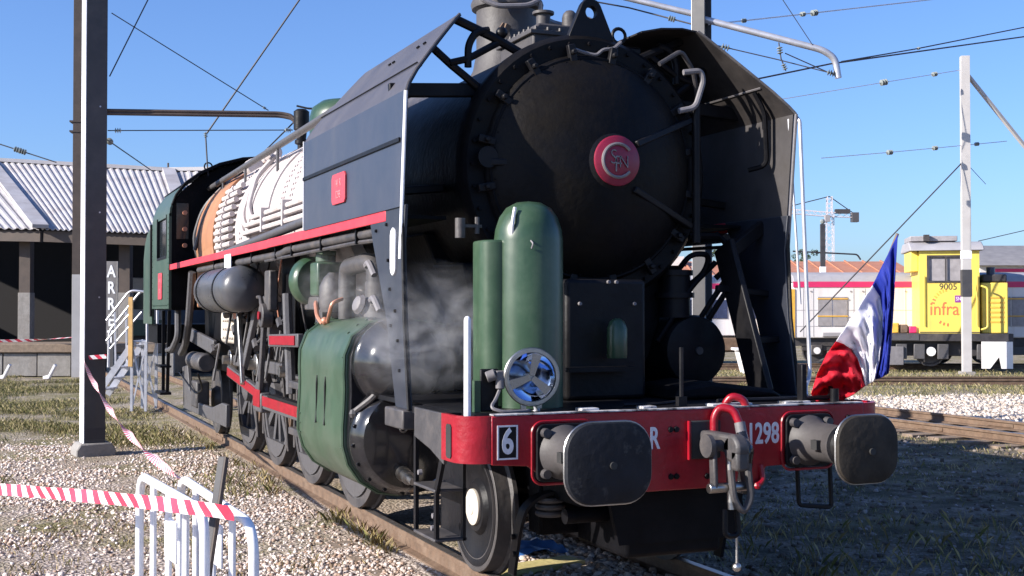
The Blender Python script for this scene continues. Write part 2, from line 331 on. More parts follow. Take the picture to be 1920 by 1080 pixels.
# ------------------------------------------------------------------ tracks (rails lie along Y, rail head at z = 0)
RAILP = [(-.036, 0), (.036, 0), (.036, -.038), (.009, -.05), (.009, -.125), (.07, -.138), (.07, -.152), (-.07, -.152), (-.07, -.138), (-.009, -.125), (-.009, -.05), (-.036, -.038)]
def track(name, x, y0, y1, y_sl0, y_sl1, parent_m=None):
    t = empty(name); t['kind'] = 'structure'
    for s in (-1, 1):
        r = MB().prism([(x+s*.7535+p[0], p[1]) for p in RAILP], 'y', y0, y1).build('rail', 'rust', t, sm=30)
        MB().bx(x+s*.7535-.03, x+s*.7535+.03, y0, y1, .0005, .002).build('running_surface', 'railhead', r, sm=0)
    base = None; y = y_sl0
    while y < y_sl1:
        if base is None:
            base = MB().bx(-1.3, 1.3, -.125, .125, -.25, 0).build('sleeper', 'wood', t, bev=.012); o = base
        else: o = base.copy(); COL.objects.link(o)
        o.parent = t; o.location = (x, y, (-.168 if x < 5 else -.150)+random.uniform(-.008, .004)); o.rotation_euler = (0, 0, random.uniform(-.015, .015)); y += .62
    for y in (y0+9.3, y0+21.5):
        for s in (-1, 1): MB().bx(x+s*.7535-.026, x+s*.7535+.026, y-.3, y+.3, -.115, -.055).build('fishplate', 'rust', t, bev=.008)
    return t
track('railway_track', 0, -9, 60, -3, 13)
track('railway_track', 11.05, -12, 48, 2, 22)
def cross_track(d, u0, u1, n_sl):
    t = empty('railway_track', bg(0, d, 0), -YAW); t['kind'] = 'structure'
    for s in (-1, 1):
        MB().prism([(s*.7535+p[0], p[1]-.02) for p in RAILP], 'x', u0, u1).build('rail', 'rust', t, sm=30)
    return t
cross_track(43.2, -4, 40, 0); cross_track(34.5, 3, 40, 0)
# ------------------------------------------------------------------ loose stones and grass (nobody could count them)
PHI = (1+5**.5)/2
ICO = np.array([(-1, PHI, 0), (1, PHI, 0), (-1, -PHI, 0), (1, -PHI, 0), (0, -1, PHI), (0, 1, PHI), (0, -1, -PHI), (0, 1, -PHI), (PHI, 0, -1), (PHI, 0, 1), (-PHI, 0, -1), (-PHI, 0, 1)])/1.9
ICF = np.array([(0, 11, 5), (0, 5, 1), (0, 1, 7), (0, 7, 10), (0, 10, 11), (1, 5, 9), (5, 11, 4), (11, 10, 2), (10, 7, 6), (7, 1, 8), (3, 9, 4), (3, 4, 2), (3, 2, 6), (3, 6, 8), (3, 8, 9), (4, 9, 5), (2, 4, 11), (6, 2, 10), (8, 6, 7), (9, 8, 1)])
def attr_mat(name, rough=.9, trans=0.):
    m = bpy.data.materials.new(name); m.use_nodes = True; N = m.node_tree.nodes; b = N['Principled BSDF']; a = N.new('ShaderNodeAttribute'); a.attribute_name = 'tint'
    m.node_tree.links.new(a.outputs['Color'], b.inputs['Base Color']); b.inputs['Roughness'].default_value = rough; b.inputs['Specular IOR Level'].default_value = .2
    return m
def fast_mesh(name, V, F, colr, m, kind='stuff', label=None, cat=None, parent=None):
    me = bpy.data.meshes.new(name); me.vertices.add(len(V)); me.vertices.foreach_set('co', V.astype(np.float32).ravel())
    k = F.shape[1]; me.loops.add(F.size); me.loops.foreach_set('vertex_index', F.astype(np.int32).ravel())
    me.polygons.add(len(F)); me.polygons.foreach_set('loop_start', np.arange(0, F.size, k, dtype=np.int32)); me.update(calc_edges=True)
    a = me.attributes.new('tint', 'FLOAT_COLOR', 'POINT'); a.data.foreach_set('color', np.concatenate([colr, np.ones((len(colr), 1))], 1).astype(np.float32).ravel())
    me.materials.append(m); o = bpy.data.objects.new(name, me); COL.objects.link(o); o.parent = parent
    tag(o, label, cat, kind=kind); return o
def scatter(n, dr, ur, keep):
    """points on the ground in front of where the photographer stood, denser near"""
    out = []
    while len(out) < n:
        d = math.sqrt(random.uniform(dr[0]**2, dr[1]**2)) if random.random() < .5 else random.uniform(*dr)
        u = random.uniform(*ur)*d; p = bg(u, d)
        if keep(p.x, p.y): out.append((p.x, p.y))
    return out
def stones(name, pts, smin, smax, cols, label):
    n = len(pts); s = smin+(smax-smin)*rng.uniform(0, 1, n)**2.2; P = np.array([(x, y, gz(x, y)) for x, y in pts])
    B = ICO[None]*s[:, None, None]*rng.uniform(.62, 1.3, (n, 12, 1))*rng.uniform(.7, 1.25, (n, 1, 3))*np.array([1, 1, .75])
    a = rng.uniform(0, 6.28, n); ca, sa = np.cos(a), np.sin(a)
    x = B[:, :, 0]*ca[:, None]-B[:, :, 1]*sa[:, None]; y = B[:, :, 0]*sa[:, None]+B[:, :, 1]*ca[:, None]
    B = np.stack([x, y, B[:, :, 2]], 2)+P[:, None]+np.array([0, 0, 1])*(s*.18)[:, None, None]
    C = np.array(cols); c = C[rng.integers(0, len(C), n)]*rng.uniform(.72, 1.12, (n, 1))
    rr = np.clip(1-np.abs(np.abs(P[:, 0])-.8)/1.1, 0, 1)[:, None]*rng.uniform(.2, 1, (n, 1))*.75; c = c*(1-rr)+np.array([.17, .105, .07])*rr
    return fast_mesh(name, B.reshape(-1, 3), (ICF[None]+(np.arange(n)*12)[:, None, None]).reshape(-1, 3), np.repeat(c, 12, 0), STM, label=label, cat='stones')
STM = attr_mat('stone_tint')
def left_keep(x, y):
    if x > -.98: return False
    dd = (x-CAM.x)*math.sin(YAW)+(y-CAM.y)*math.cos(YAW)
    if random.random() < (dd-13+3*noise.noise(Vector((x*.4, y*.4, 2))))/9: return False
    v = noise.noise(Vector((x*.55, y*.55, 5))); w_ = noise.noise(Vector((x*1.1, y*1.1, 9))); return random.random() < (.25+.75*max(0, min(1, w_*2.5+.75)))*(1.0 if x > -2.2 else .15+.85*max(0, min(1, v*2.6+.55)))
pale = [(.74, .63, .56), (.66, .55, .48), (.80, .71, .65), (.58, .47, .40), (.42, .30, .23), (.72, .64, .60), (.32, .22, .16)]
stones('gravel', scatter(34000, (4.6, 25), (-.47, .02), left_keep), .006, .027, pale, 'pale crushed stone lying beside the near rail')
stones('gravel', scatter(2600, (6.5, 14), (-.02, .25), lambda x, y: abs(x) < .66), .02, .045, pale, 'dark crushed stone between the rails under the engine')
stones('gravel', scatter(3600, (7.5, 21), (.05, .46), lambda x, y: .95 < x < 10.1), .012, .04, [(.20, .17, .15), (.14, .11, .09), (.30, .26, .24), (.10, .08, .065)], 'shaded stones on the ground right of the engine')  # dark stone colours hold part of the engine's shade
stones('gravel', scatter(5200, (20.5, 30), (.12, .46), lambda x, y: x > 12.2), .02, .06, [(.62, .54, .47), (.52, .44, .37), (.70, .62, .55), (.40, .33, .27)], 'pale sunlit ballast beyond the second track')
def blades(pts, hmin, hmax, cols, label, per=14, spread=.10):
    V = []; C = []
    for x, y in pts:
        z = gz(x, y)-.01
        for k in range(random.randint(per//2, per)):
            bx, by = x+random.gauss(0, spread), y+random.gauss(0, spread); h = random.uniform(hmin, hmax); a = random.uniform(0, 6.28); le = random.uniform(.1, .9)*h
            w = random.uniform(.0016, .0032); dx, dy = math.cos(a), math.sin(a); c = random.choice(cols); f = random.uniform(.7, 1.2); c = [q*f for q in c]
            V += [(bx-dy*w, by+dx*w, z), (bx+dy*w, by-dx*w, z), (bx+dx*le*.4+dy*w*.7, by+dy*le*.4-dx*w*.7, z+h*.65), (bx+dx*le, by+dy*le, z+h)]; C += [c]*4
    n = len(V)//4; F = (np.array([(0, 1, 2), (0, 2, 3)])[None]+(np.arange(n)*4)[:, None, None]).reshape(-1, 3)
    return fast_mesh('grass', np.array(V), F, np.array(C), GRM, label=label, cat='grass')
GRM = attr_mat('grass_tint', .8)
dry = [(.30, .23, .10), (.38, .30, .15), (.22, .17, .07), (.13, .13, .04)]
grn = [(.12, .13, .04), (.19, .175, .065), (.31, .26, .13), (.40, .33, .18)]
def patch(x, y): return noise.noise(Vector((x*.5, y*.5, 1.3))) > -.02
blades(scatter(3000, (12.5, 38), (-.47, -.20), lambda x, y: x < -1.2 and patch(x, y) and random.random() < ((x-CAM.x)*math.sin(YAW)+(y-CAM.y)*math.cos(YAW)-11)/8), .03, .12, grn, 'short green and straw grass in the yard on the left', 20, .24)
blades(scatter(170, (5, 16), (-.46, -.05), lambda x, y: x < -1.0 and noise.noise(Vector((x*.5, y*.5, 1.3))) > .15), .03, .09, dry, 'sparse dry grass between the pale stones', 14, .12)
blades([(-.95+random.gauss(0, .05), random.uniform(3.2, 5.2)) for i in range(15)]+[(-1.05+random.gauss(0, .06), random.uniform(6, 12)) for i in range(10)], .05, .15, dry, 'dry yellow weeds along the near rail', 22, .05)
blades(scatter(130, (7.5, 12), (.14, .45), lambda x, y: 1.6 < x < 9), .05, .17, dry, 'dry straw weeds in the shade right of the engine', 9, .10)
blades(scatter(420, (7.5, 20), (.12, .46), lambda x, y: 1.3 < x < 10), .03, .09, grn, 'low grass in the shade right of the engine', 14, .16)
blades(scatter(1500, (29, 42), (.12, .46), lambda x, y: x > 12), .04, .14, grn, 'rough grass strip before the parked trains', 14, .25)
# ------------------------------------------------------------------ the steam locomotive (front beam at y = 0, tail towards +y)
L_ = empty('steam_locomotive', (0, 0, 0), 0, 'black and green steam locomotive with red front beam numbered 1298, standing on the near track', 'locomotive')
BZ = 2.88
def ring_pts(r, n, y, c=(0, BZ), a0=0.): return [(c[0]+r*math.cos(a0+2*PI*i/n), y, c[1]+r*math.sin(a0+2*PI*i/n)) for i in range(n)]
def bolts(pts, ax, r, h, n=6):
    m = MB()
    for p in pts: m.cyl(p, Vector(p)+Vector(ax)*h, r, r*.85, n)
    return m
# --- smokebox and its door
sb = MB().lathe([(.62, -.02), (.95, -.02), (.99, .03), (.99, .12), (.965, .13), (.965, 2.9)], (0, 1.42, BZ), (0, 1, 0), 64).build('smokebox', 'doorblack', L_)
bolts(ring_pts(.915, 36, 1.40), (0, -1, 0), .016, .022).build('rivets', 'soot', sb, kind='stuff')
door = MB().lathe([(.0, -.30), (.20, -.29), (.42, -.24), (.62, -.16), (.76, -.06), (.815, .0), (.83, .02), (.83, .05)], (0, 1.36, BZ), (0, 1, 0), 56).build('smokebox_door', 'doorblack', L_)
bolts(ring_pts(.775, 44, 1.335), (0, -1, 0), .011, .016).build('rivets', 'soot', door, kind='stuff')
MB().tube(ring_pts(.80, 48, 1.345), .014, 6, True).build('door_rim', 'soot', door)
st = MB(); st.bar((.205, 1.09, 3.03), (.80, 1.33, 3.27), .05, .075, (0, -1, 0)); st.build('hinge_strap', 'black', door, bev=.01)
MB().bar((.185, 1.09, 2.715), (.80, 1.33, 2.48), .05, .075, (0, -1, 0)).build('hinge_strap', 'black', door, bev=.01)
MB().bar((-.82, 1.33, 2.885), (-.15, 1.09, 2.89), .05, .05, (0, -1, 0)).build('handrail', 'black', door, bev=.01)
MB().cyl((.84, 1.30, 2.36), (.84, 1.30, 3.38), .032, None, 12).build('hinge_pin', 'black', door)
MB().lathe([(.20, 0), (.20, .03), (.15, .06), (.0, .06)], (0.03, 1.10, 2.9), (0, -1, 0), 32).build('boss', 'black', door)
cl = None
for i in range(16):
    a = 2*PI*(i+.5)/16
    if cl is None: cl = MB().bx(-.028, .028, -.05, .0, -.07, .06).cyl((0, -.045, 0), (0, -.085, 0), .022, None, 6).build('door_clamp', 'black', L_, bev=.008); o = cl
    else: o = cl.copy(); COL.objects.link(o)
    o.parent = L_; o.location = (.845*math.cos(a), 1.375, BZ+.845*math.sin(a)); o.rotation_euler = (0, PI/2-a, 0)
MB().cyl((-.83, 1.30, 2.92), (-.83, 1.36, 2.92), .075, .06, 20).build('hand_wheel', 'black', L_)
em = MB().lathe([(.0, .0), (.168, .0), (.178, -.008), (.178, -.03), (0, -.03)], (.04, 1.032, 2.905), (0, -1, 0), 40).build('emblem_plate', 'emblem', L_)
MB().tube([(.04+.118*math.cos(a), 1.028, 2.905+.118*math.sin(a)) for a in [rad(40+280*i/30) for i in range(31)]], .012, 6).build('monogram', 'emblemgrey', em)
for ch, dx, dz, s_ in (('S', -.035, .02, .15), ('N', .045, -.012, .13), ('F', .0, -.03, .17)):
    text(ch, 'monogram', 'emblemgrey', em, (.04+dx, 1.026, 2.905+dz), (PI/2, 0, 0), s_, .85, .004, -.003)
# --- things on top of the smokebox
lug = [(-.20, 3.72), (.20, 3.72), (.18, 3.86), (.075, 4.10), (.05, 4.13), (.0, 4.145), (-.05, 4.13), (-.075, 4.10), (-.18, 3.86)]
lo = MB(); nh = 16; N_ = len(lug)
ho = [(.042*math.cos(2*PI*i/nh), 4.045+.042*math.sin(2*PI*i/nh)) for i in range(nh)]
def holed(m, outer, hole, y0, y1, cx):
    """plate with a round hole: outer outline resampled towards the hole by angle"""
    c = (sum(p[0] for p in hole)/len(hole), sum(p[1] for p in hole)/len(hole)); O = []
    for q in hole:
        d = (q[0]-c[0], q[1]-c[1]); best = None
        for i in range(len(outer)):
            a, b = outer[i], outer[(i+1) % len(outer)]; ex, ey = b[0]-a[0], b[1]-a[1]; den = d[0]*ey-d[1]*ex
            if abs(den) < 1e-9: continue
            t = ((a[0]-c[0])*ey-(a[1]-c[1])*ex)/den; s = ((a[0]-c[0])*d[1]-(a[1]-c[1])*d[0])/den
            if t > 0 and -1e-6 <= s <= 1+1e-6: best = (c[0]+d[0]*t, c[1]+d[1]*t) if best is None else best
        O.append(best)
    n = len(hole); v = [(cx+p[0], y, p[1]) for y in (y0, y1) for r in (hole, O) for p in r]; f = []
    for i in range(n):
        j = (i+1) % n; f += [(i, j, n+j, n+i), (2*n+i, 3*n+i, 3*n+j, 2*n+j), (n+i, n+j, 3*n+j, 3*n+i), (i, 2*n+i, 2*n+j, j)]
    return m.add(v, f)
ho = [(.045*math.cos(2*PI*i/40), 4.04+.045*math.sin(2*PI*i/40)) for i in range(40)]
holed(MB(), lug, ho, 1.44, 1.50, .04).build('lifting_lug', 'black', L_, bev=.006)
MB().tube(fil([(-.18, 1.42, 3.77), (-.05, 1.40, 3.73), (.05, 1.38, 3.71), (.10, 1.38, 3.76), (.19, 1.38, 3.77), (.26, 1.40, 3.83)], .04), .014, 6).build('oil_pipe', 'grey', L_)
hb = MB().prism([(-.27, 3.70), (.27, 3.70), (.27, 3.97), (.22, 4.02), (-.22, 4.02), (-.27, 3.97)], 'y', 1.80, 2.45).build('feedwater_heater', 'chimney', L_, bev=.015)
MB().bx(-.30, .30, 1.78, 2.47, 3.93, 3.965).build('flange', 'chimney', hb, bev=.006)
bolts([(-.285, 1.84+.09*i, 3.965) for i in range(7)]+[(.285, 1.84+.09*i, 3.965) for i in range(7)]+[(-.25+.1*i, 1.79, 3.965) for i in range(6)], (0, 0, 1), .014, .022).build('bolts', 'chimney', hb, kind='stuff')
MB().cyl((-.05, 2.1, 4.02), (-.05, 2.1, 4.16), .055, None, 14).cyl((-.05, 2.1, 4.16), (-.05, 2.1, 4.18), .085, None, 14).build('valve', 'chimney', hb)
MB().cyl((.13, 2.0, 4.02), (.13, 2.0, 4.13), .06, None, 14).sph((.13, 2.0, 4.13), .06, 12).build('valve', 'chimney', hb)
MB().tube(fil([(-.05, 2.1, 4.12), (.1, 2.25, 4.13), (.35, 2.25, 4.1), (.45, 2.25, 3.8)], .06), .035, 8).build('pipe', 'grey', hb)
MB().tube(fil([(.13, 2.0, 4.12), (.28, 1.95, 4.12), (.36, 1.9, 4.02), (.42, 1.85, 3.8)], .06), .028, 8).build('pipe', 'grey', hb)
MB().tube(ring_pts(.055, 16, 1.62, (.36, 3.93)), .014, 6, True).build('lifting_ring', 'black', L_)
MB().bx(.22, .56, 1.62, 1.80, 3.62, 3.86).build('bracket', 'black', L_, bev=.02)
ch = MB().lathe([(.34, 0), (.29, .10), (.262, .25), (.262, .60), (.30, .62), (.31, .66), (.30, .69), (.25, .69), (.24, .3), (0, .3)], (0.02, 3.0, 3.78), (0, 0, 1), 40).build('chimney', 'chimney', L_)
MB().tube(fil([(-.36, 2.75, 4.55), (-.33, 2.72, 4.40), (-.20, 2.66, 4.34), (.05, 2.62, 4.36), (.16, 2.62, 4.42), (.16, 2.62, 4.2)], .05), .022, 8).build('pipe', 'grey', ch)
MB().obx((-.10, 2.73, 4.17), (.05, .02, .09), (.2, .3, .3)).obx((-.13, 2.74, 4.2), (.03, .02, .05), (0, .6, .2)).build('rust_patch', 'rust', ch)
# --- smoke deflectors
PROF = [(1.48, 3.31), (1.45, 3.37), (1.37, 3.482), (1.24, 3.632), (1.10, 3.79), (.98, 3.922), (.93, 3.972)]
def deflector(s):
    d = empty('smoke_deflector', (0, -.09*s, 0), parent=L_)
    MB().shell([[(s*1.48, 1.04+.12*(3.31-z)*.9, z), (s*1.48, 2.4, z), (s*1.48, 3.91, z)] for z in (2.55, 2.9, 3.1, 3.318)], .012, s).build('side_plate', 'bluesteel', d)
    rows = [[(s*x, 1.04+(3.0 if False else .47)*((z-3.31)/.665)+t*(2.87-.47*((z-3.31)/.665)), z) for t in (0, .3, .6, 1)] for x, z in PROF]
    MB().shell(rows, .012, s).build('upper_plate', 'bluetop_lit', d)
    MB().shell([[Vector(p)+Vector((-s*.010, 0, -.006)) for p in r] for r in rows], .006, s).build('inner_lining', 'liner', d)
    MB().shell([[(s*1.468, 1.05+.108*(3.31-z), z), (s*1.468, 2.4, z), (s*1.468, 3.9, z)] for z in (2.56, 2.9, 3.1, 3.31)], .006, s).build('inner_lining', 'bareliner', d)
    MB().bar((s*1.312, 1.24, 3.525), (s*1.312, 3.85, 3.525), .012, .014, (s*.7, 0, .7)).build('seam', 'grey', d)
    if s > 0: MB().shell([[(x, 1.52+t*1.2, z) for t in (0, .5, 1)] for x, z in ((.93, 3.972), (.80, 3.985), (.62, 3.97), (.45, 3.93))], .012, s).build('top_flap', 'liner', d)
    MB().bx(s*1.495-.006, s*1.495+.006, 1.15, 3.91, 2.985, 3.012).build('seam_strip', 'black', d)
    MB().bar((s*1.338, 1.24, 3.545), (s*1.338, 3.9, 3.545), .004, .012, (s*.7, 0, .7)).build('seam', 'black', d)
    MB().tube([(s*1.486, 1.04+.108*(3.31-z), z) for z in (2.2, 2.55, 3.0, 3.31)], .013, 8).build('edge_bead', 'whitepaint' if s < 0 else 'grey', d)  # left bead white: bright rim of light along the edge painted in
    MB().tube([(s*(x+.003), 1.04+.47*((z-3.31)/.665), z) for x, z in PROF], .011, 6).build('edge_bead', 'darkgrey', d)
    MB().bx(s*1.488-.006, s*1.488+.006, 3.905, 3.92, 2.55, 3.33).build('edge_bead', 'whitepaint', d)
    # lower support leg
    leg = [(1.10, 2.56), (1.95, 2.56), (1.86, 2.36), (1.52, 1.80), (1.30, 1.20), (1.0, 1.20), (1.10, 1.80), (1.14, 2.30)]
    g = MB().prism(leg, 'x', s*1.46-.012, s*1.46+.012).build('support_leg', 'legnavy', d, bev=.004)
    MB().tube([(s*1.475, 1.14, 2.5), (s*1.475, 1.10, 1.8), (s*1.475, 1.0, 1.2)], .014, 6).build('edge_bead', 'black', g)
    bolts([(s*1.472, y, z) for y, z in ((1.5, 2.45), (1.75, 2.42), (1.46, 2.2), (1.42, 2.0), (1.3, 1.85), (1.24, 1.65), (1.2, 1.45), (1.4, 1.75))], (s, 0, 0), .014, .015).build('rivets', 'black', g, kind='stuff')
    bolts([(s*1.472, y, z) for y in (1.95, 2.6) for z in (3.1, 3.2)] and [(s*1.11, y, 3.79) for y in (1.75, 1.9, 2.5, 2.6)], (s*.6, 0, .75), .016, .015).build('rivets', 'black', d, kind='stuff')
    MB().bx(min(s*1.30, s*1.52), max(s*1.30, s*1.52), 1.0, 1.40, 1.07, 1.20).build('foot', 'darkgrey', d, bev=.012)
    return d
dl = deflector(-1); dr = deflector(1)
pts = [(1.285, 2.14), (1.30, 2.11), (1.34, 2.09), (1.38, 2.11), (1.395, 2.14), (1.395, 2.37), (1.38, 2.40), (1.34, 2.42), (1.30, 2.40), (1.285, 2.37)]
MB().prism(pts, 'x', -1.485, -1.471).build('white_marker', 'whitepaint', dl, bev=.003)
pl = MB().prism([(2.53, 2.69), (2.87, 2.69), (2.90, 2.72), (2.90, 2.90), (2.87, 2.93), (2.53, 2.93), (2.50, 2.90), (2.50, 2.72)], 'x', -1.504, -1.487).build('number_plate', 'platered', dl, bev=.003)
text('141 R', 'lettering', 'platelight', pl, (-1.505, 2.70, 2.85), (PI/2, 0, -PI/2), .085, .9, .002)
text('1298', 'lettering', 'platelight', pl, (-1.505, 2.70, 2.76), (PI/2, 0, -PI/2), .085, .9, .002)
# deflector stays to the smokebox, both sides
for s in (-1, 1):
    MB().tube(fil([(s*.93, 1.68, 3.95), (s*.66, 1.62, 3.83), (s*.42, 1.62, 3.72)], .05), .034, 8).build('deflector_stay', 'black', L_)
    MB().tube(fil([(s*.70, 1.62, 3.88), (s*.80, 1.62, 3.86), (s*.86, 1.62, 3.76), (s*.86, 1.62, 3.60)], .08), .028, 8).build('deflector_stay', 'black', L_)
    MB().tube([(s*.62, 1.62, 3.80), (s*.86, 1.62, 3.66), (s*1.0, 1.62, 3.62)], .026, 8).build('deflector_stay', 'black', L_)
    MB().tube([(s*1.125, 1.66, 3.735), (s*.98, 1.64, 3.61), (s*.78, 1.62, 3.46)], .03, 8).build('deflector_stay', 'black', L_)
    MB().bar((s*.70, 1.66, 3.45), (s*1.44, 1.66, 3.40), .05, .10).build('deflector_stay', 'black', L_, bev=.01)
    MB().bar((s*.95, 1.9, 2.75), (s*1.47, 1.9, 2.70), .05, .06).build('deflector_stay', 'black', L_, bev=.01)
    MB().bar((s*.95, 3.4, 2.9), (s*1.47, 3.4, 2.9), .05, .06).build('deflector_stay', 'black', L_, bev=.01)
MB().sph((-.60, 1.62, 3.87), .045, 10).build('bracket', 'black', L_)
MB().tube(fil([(.72, 1.28, 3.62), (.86, 1.26, 3.64), (.88, 1.26, 3.56), (.81, 1.26, 3.36), (.68, 1.28, 3.33)], .05), .022, 8).build('handrail', 'grey', L_)
MB().tube(fil([(.55, 1.34, 3.68), (.75, 1.36, 3.80), (.88, 1.4, 3.66), (.98, 1.5, 3.45)], .05), .018, 8).build('handrail', 'darkgrey', L_)
MB().tube(fil([(1.30, 1.22, 3.50), (1.38, 1.2, 3.36), (1.40, 1.2, 2.95), (1.30, 1.3, 2.92)], .08), .02, 8).build('handrail', 'soot', L_)
MB().tube(fil([(1.50, .98, 3.30), (1.51, .94, 3.26), (1.58, .93, 1.50), (1.56, .90, 1.36), (1.46, .82, 1.30), (1.40, .72, 1.24)], .06), .015, 8).build('handrail', 'galv', L_)
MB().tube([(1.47, 1.02, 3.28), (1.545, .99, 1.9)], .010, 6).build('handrail', 'galv', L_)
# slanted braces on the far side
for y0, y1, x in ((1.36, .86, 1.12),):
    MB().bar((x, y0, 2.35), (x, y1, 1.24), .05, .24, (0, 1, 0)).build('brace', 'black', L_, bev=.01)
MB().bar((1.46, 1.35, 2.5), (1.12, 1.3, 2.28), .06, .10).build('brace', 'black', L_, bev=.01)
MB().bar((1.10, 1.1, 1.62), (1.46, 1.15, 1.64), .06, .05).build('brace', 'black', L_, bev=.008)
MB().bar((1.0, 1.28, 2.02), (1.46, 1.28, 1.98), .05, .05).build('brace', 'black', L_, bev=.008)
# --- boiler
bo = MB().lathe([(.97, 0), (1.06, .02), (1.08, 3.0), (1.13, 6.0), (1.14, 6.6)], (0, 4.32, BZ-.02), (0, 1, 0), 72).build('boiler', 'boiler', L_)
rv = MB(); hoops = []
for y, r in ((6.35, 1.076), (6.75, 1.079), (7.55, 1.087), (8.55, 1.103), (8.95, 1.11), (9.8, 1.124)):
    for i in range(30):
        a = rad(92+100*i/29); rv.sph((r*math.cos(a), y, BZ-.02+r*math.sin(a)), .017, 6, (1, 1, 1)); rv.sph((r*math.cos(a), y+.11, BZ-.02+r*math.sin(a)), .017, 6)
for a in (108, 116, 132):
    for i in range(52): y = 6.1+.075*i; r = 1.08+.03*max(0, (y-7.3)/3); rv.sph((r*math.cos(rad(a)), y, BZ-.02+r*math.sin(rad(a))), .015, 6)
rv.build('rivets', 'rivet', bo, kind='stuff')
for y, r in ((7.42, 1.083), (8.42, 1.099)):
    MB().lathe([(r+.002, 0), (r+.02, .0), (r+.02, .34), (r+.002, .34)], (0, y, BZ-.02), (0, 1, 0), 48, rad(0), rad(360)).build('boiler_band', 'boiler', bo)
a0 = [(-(1.10)*math.sin(rad(30)), 1.1*math.cos(rad(30)))]
MB().shell([[(1.10*math.cos(rad(a)), y, BZ-.02+1.10*math.sin(rad(a))) for y in (4.6, 6.5, 8.4)] for a in (100, 108, 116, 124, 130)], .02, -1).build('lap_plate', 'boiler', bo)
for z, y0, y1, x in ((2.96, 4.4, 8.2, 1.135), (2.88, 4.4, 8.5, 1.15), (2.79, 4.4, 8.6, 1.155)):
    MB().tube(fil([(-x, y0, z), (-x, y1, z), (-x+.02, y1+.25, z+.16), (-.98, y1+.45, z+.55), (-.72, y1+.4, z+.86)], .12), .032, 8).build('pipe', 'boiler', bo)
for y in (5.1, 6.2, 7.3): MB().bx(-1.20, -1.10, y, y+.05, 2.74, 3.02).build('pipe_clip', 'boiler', bo, bev=.006)
MB().tube(fil([(-1.22, 3.95, 2.74), (-1.22, 9.2, 2.60), (-1.24, 9.9, 2.56)], .1), .048, 10).build('reach_rod', 'midgrey', bo)
for k in range(10):
    z = 2.62+.095*k; x = -math.sqrt(max(.04, 1.17**2-(z-BZ)**2)); MB().cyl((x, 9.35, z), (x+.01, 10.55, z), .036, None, 8).cyl((x, 9.9, z), (x, 9.98, z), .05, None, 8).build('washout_pipe', 'boiler', bo)
MB().lathe([(1.145, 0), (1.17, 0), (1.18, 1.45), (1.15, 1.45)], (0, 10.75, BZ-.02), (0, 1, 0), 64).build('firebox_band', 'orange', L_)
MB().bx(-1.165, 1.165, 10.80, 12.15, 1.9, BZ).build('firebox_side', 'orange', L_, bev=.02)
MB().lathe([(1.10, 0), (1.12, .7)], (0, 12.15, BZ-.02), (0, 1, 0), 48).build('firebox_back', 'soot', L_)
MB().tube(fil([(-.98, 12.5, 2.4), (-1.18, 12.45, 2.9), (-1.05, 12.3, 3.4), (-.75, 12.0, 3.75), (-.5, 11.0, 3.95)], .2), .04, 8).build('pipe', 'midgrey', L_)
MB().tube(fil([(-1.22, 12.0, 2.75), (-1.12, 11.8, 3.25), (-.85, 11.5, 3.65), (-.6, 10.8, 3.85)], .2), .03, 8).build('pipe', 'midgrey', L_)
MB().tube(fil([(-.88, 4.2, 3.86), (-.88, 6.2, 3.82), (-.88, 13.0, 3.74)], .1), .042, 10).build('top_pipe', 'midgrey', L_)
for y in (7.9, 9.9, 11.6): MB().cyl((-.88, y, 3.5), (-.88, y, 3.8), .018, None, 8).build('stanchion', 'midgrey', L_)
for p, r in (((-.62, 10.7, 3.86), .12), ((-.45, 10.2, 4.0), .10), ((-.30, 11.2, 4.05), .11), ((-.66, 11.4, 3.82), .08)):
    MB().cyl((p[0], p[1]-.16, p[2]), (p[0], p[1]+.16, p[2]), r, None, 14).build('fitting', 'boiler' if r > .09 else 'black', L_, bev=.015)
MB().lathe([(.46, 0), (.46, .42), (.43, .53), (.32, .61), (.14, .645), (0, .65)], (0, 8.0, 3.78), (0, 0, 1), 36).build('sand_dome', 'green', L_)
MB().lathe([(.05, 0), (.05, .12), (.085, .14), (.085, .18), (.06, .2), (.07, .3), (.10, .32), (.10, .55), (.06, .58), (0, .58)], (-.36, 8.9, 3.84), (0, 0, 1), 18).build('safety_valve', 'black', L_)
MB().tube(fil([(-.42, 8.9, 4.46), (-.3, 8.8, 4.42), (-.2, 8.4, 4.36)], .03), .014, 6).build('lever', 'black', L_)
# --- running boards
for s in (-1, 1):
    rb = MB().bx(min(s*1.02, s*1.455), max(s*1.02, s*1.455), 1.63, 12.8, 2.50, 2.525).build('running_board', 'soot', L_)
    MB().bx(min(s*1.456, s*1.476), max(s*1.456, s*1.476), 1.62, 5.6, 2.475, 2.56).build('edge_angle', 'boardred', rb, bev=.005)
    MB().bx(min(s*1.456, s*1.476), max(s*1.456, s*1.476), 5.603, 12.8, 2.472, 2.556).build('edge_angle', 'boardred', rb, bev=.005)
    MB().tube(fil([(s*1.39, 1.75, 2.43), (s*1.40, 5.0, 2.43), (s*1.40, 5.3, 2.40), (s*1.40, 10.4, 2.40)], .1), .038, 10).build('train_pipe', 'darkgrey', L_)
    MB().tube(fil([(s*1.42, 1.70, 2.36), (s*1.41, 2.6, 2.375), (s*1.41, 6.0, 2.36)], .1), .016, 6).build('train_pipe', 'darkgrey', L_)
    for y in (2.5, 3.6, 4.7, 5.4, 6.6, 7.8, 9.0): MB().bx(min(s*1.36, s*1.44), max(s*1.36, s*1.44), y, y+.03, 2.36, 2.50).build('pipe_bracket', 'soot', L_)
MB().bx(-1.49, -1.478, 7.55, 7.95, 2.30, 2.50).build('paper_label', 'white', L_)
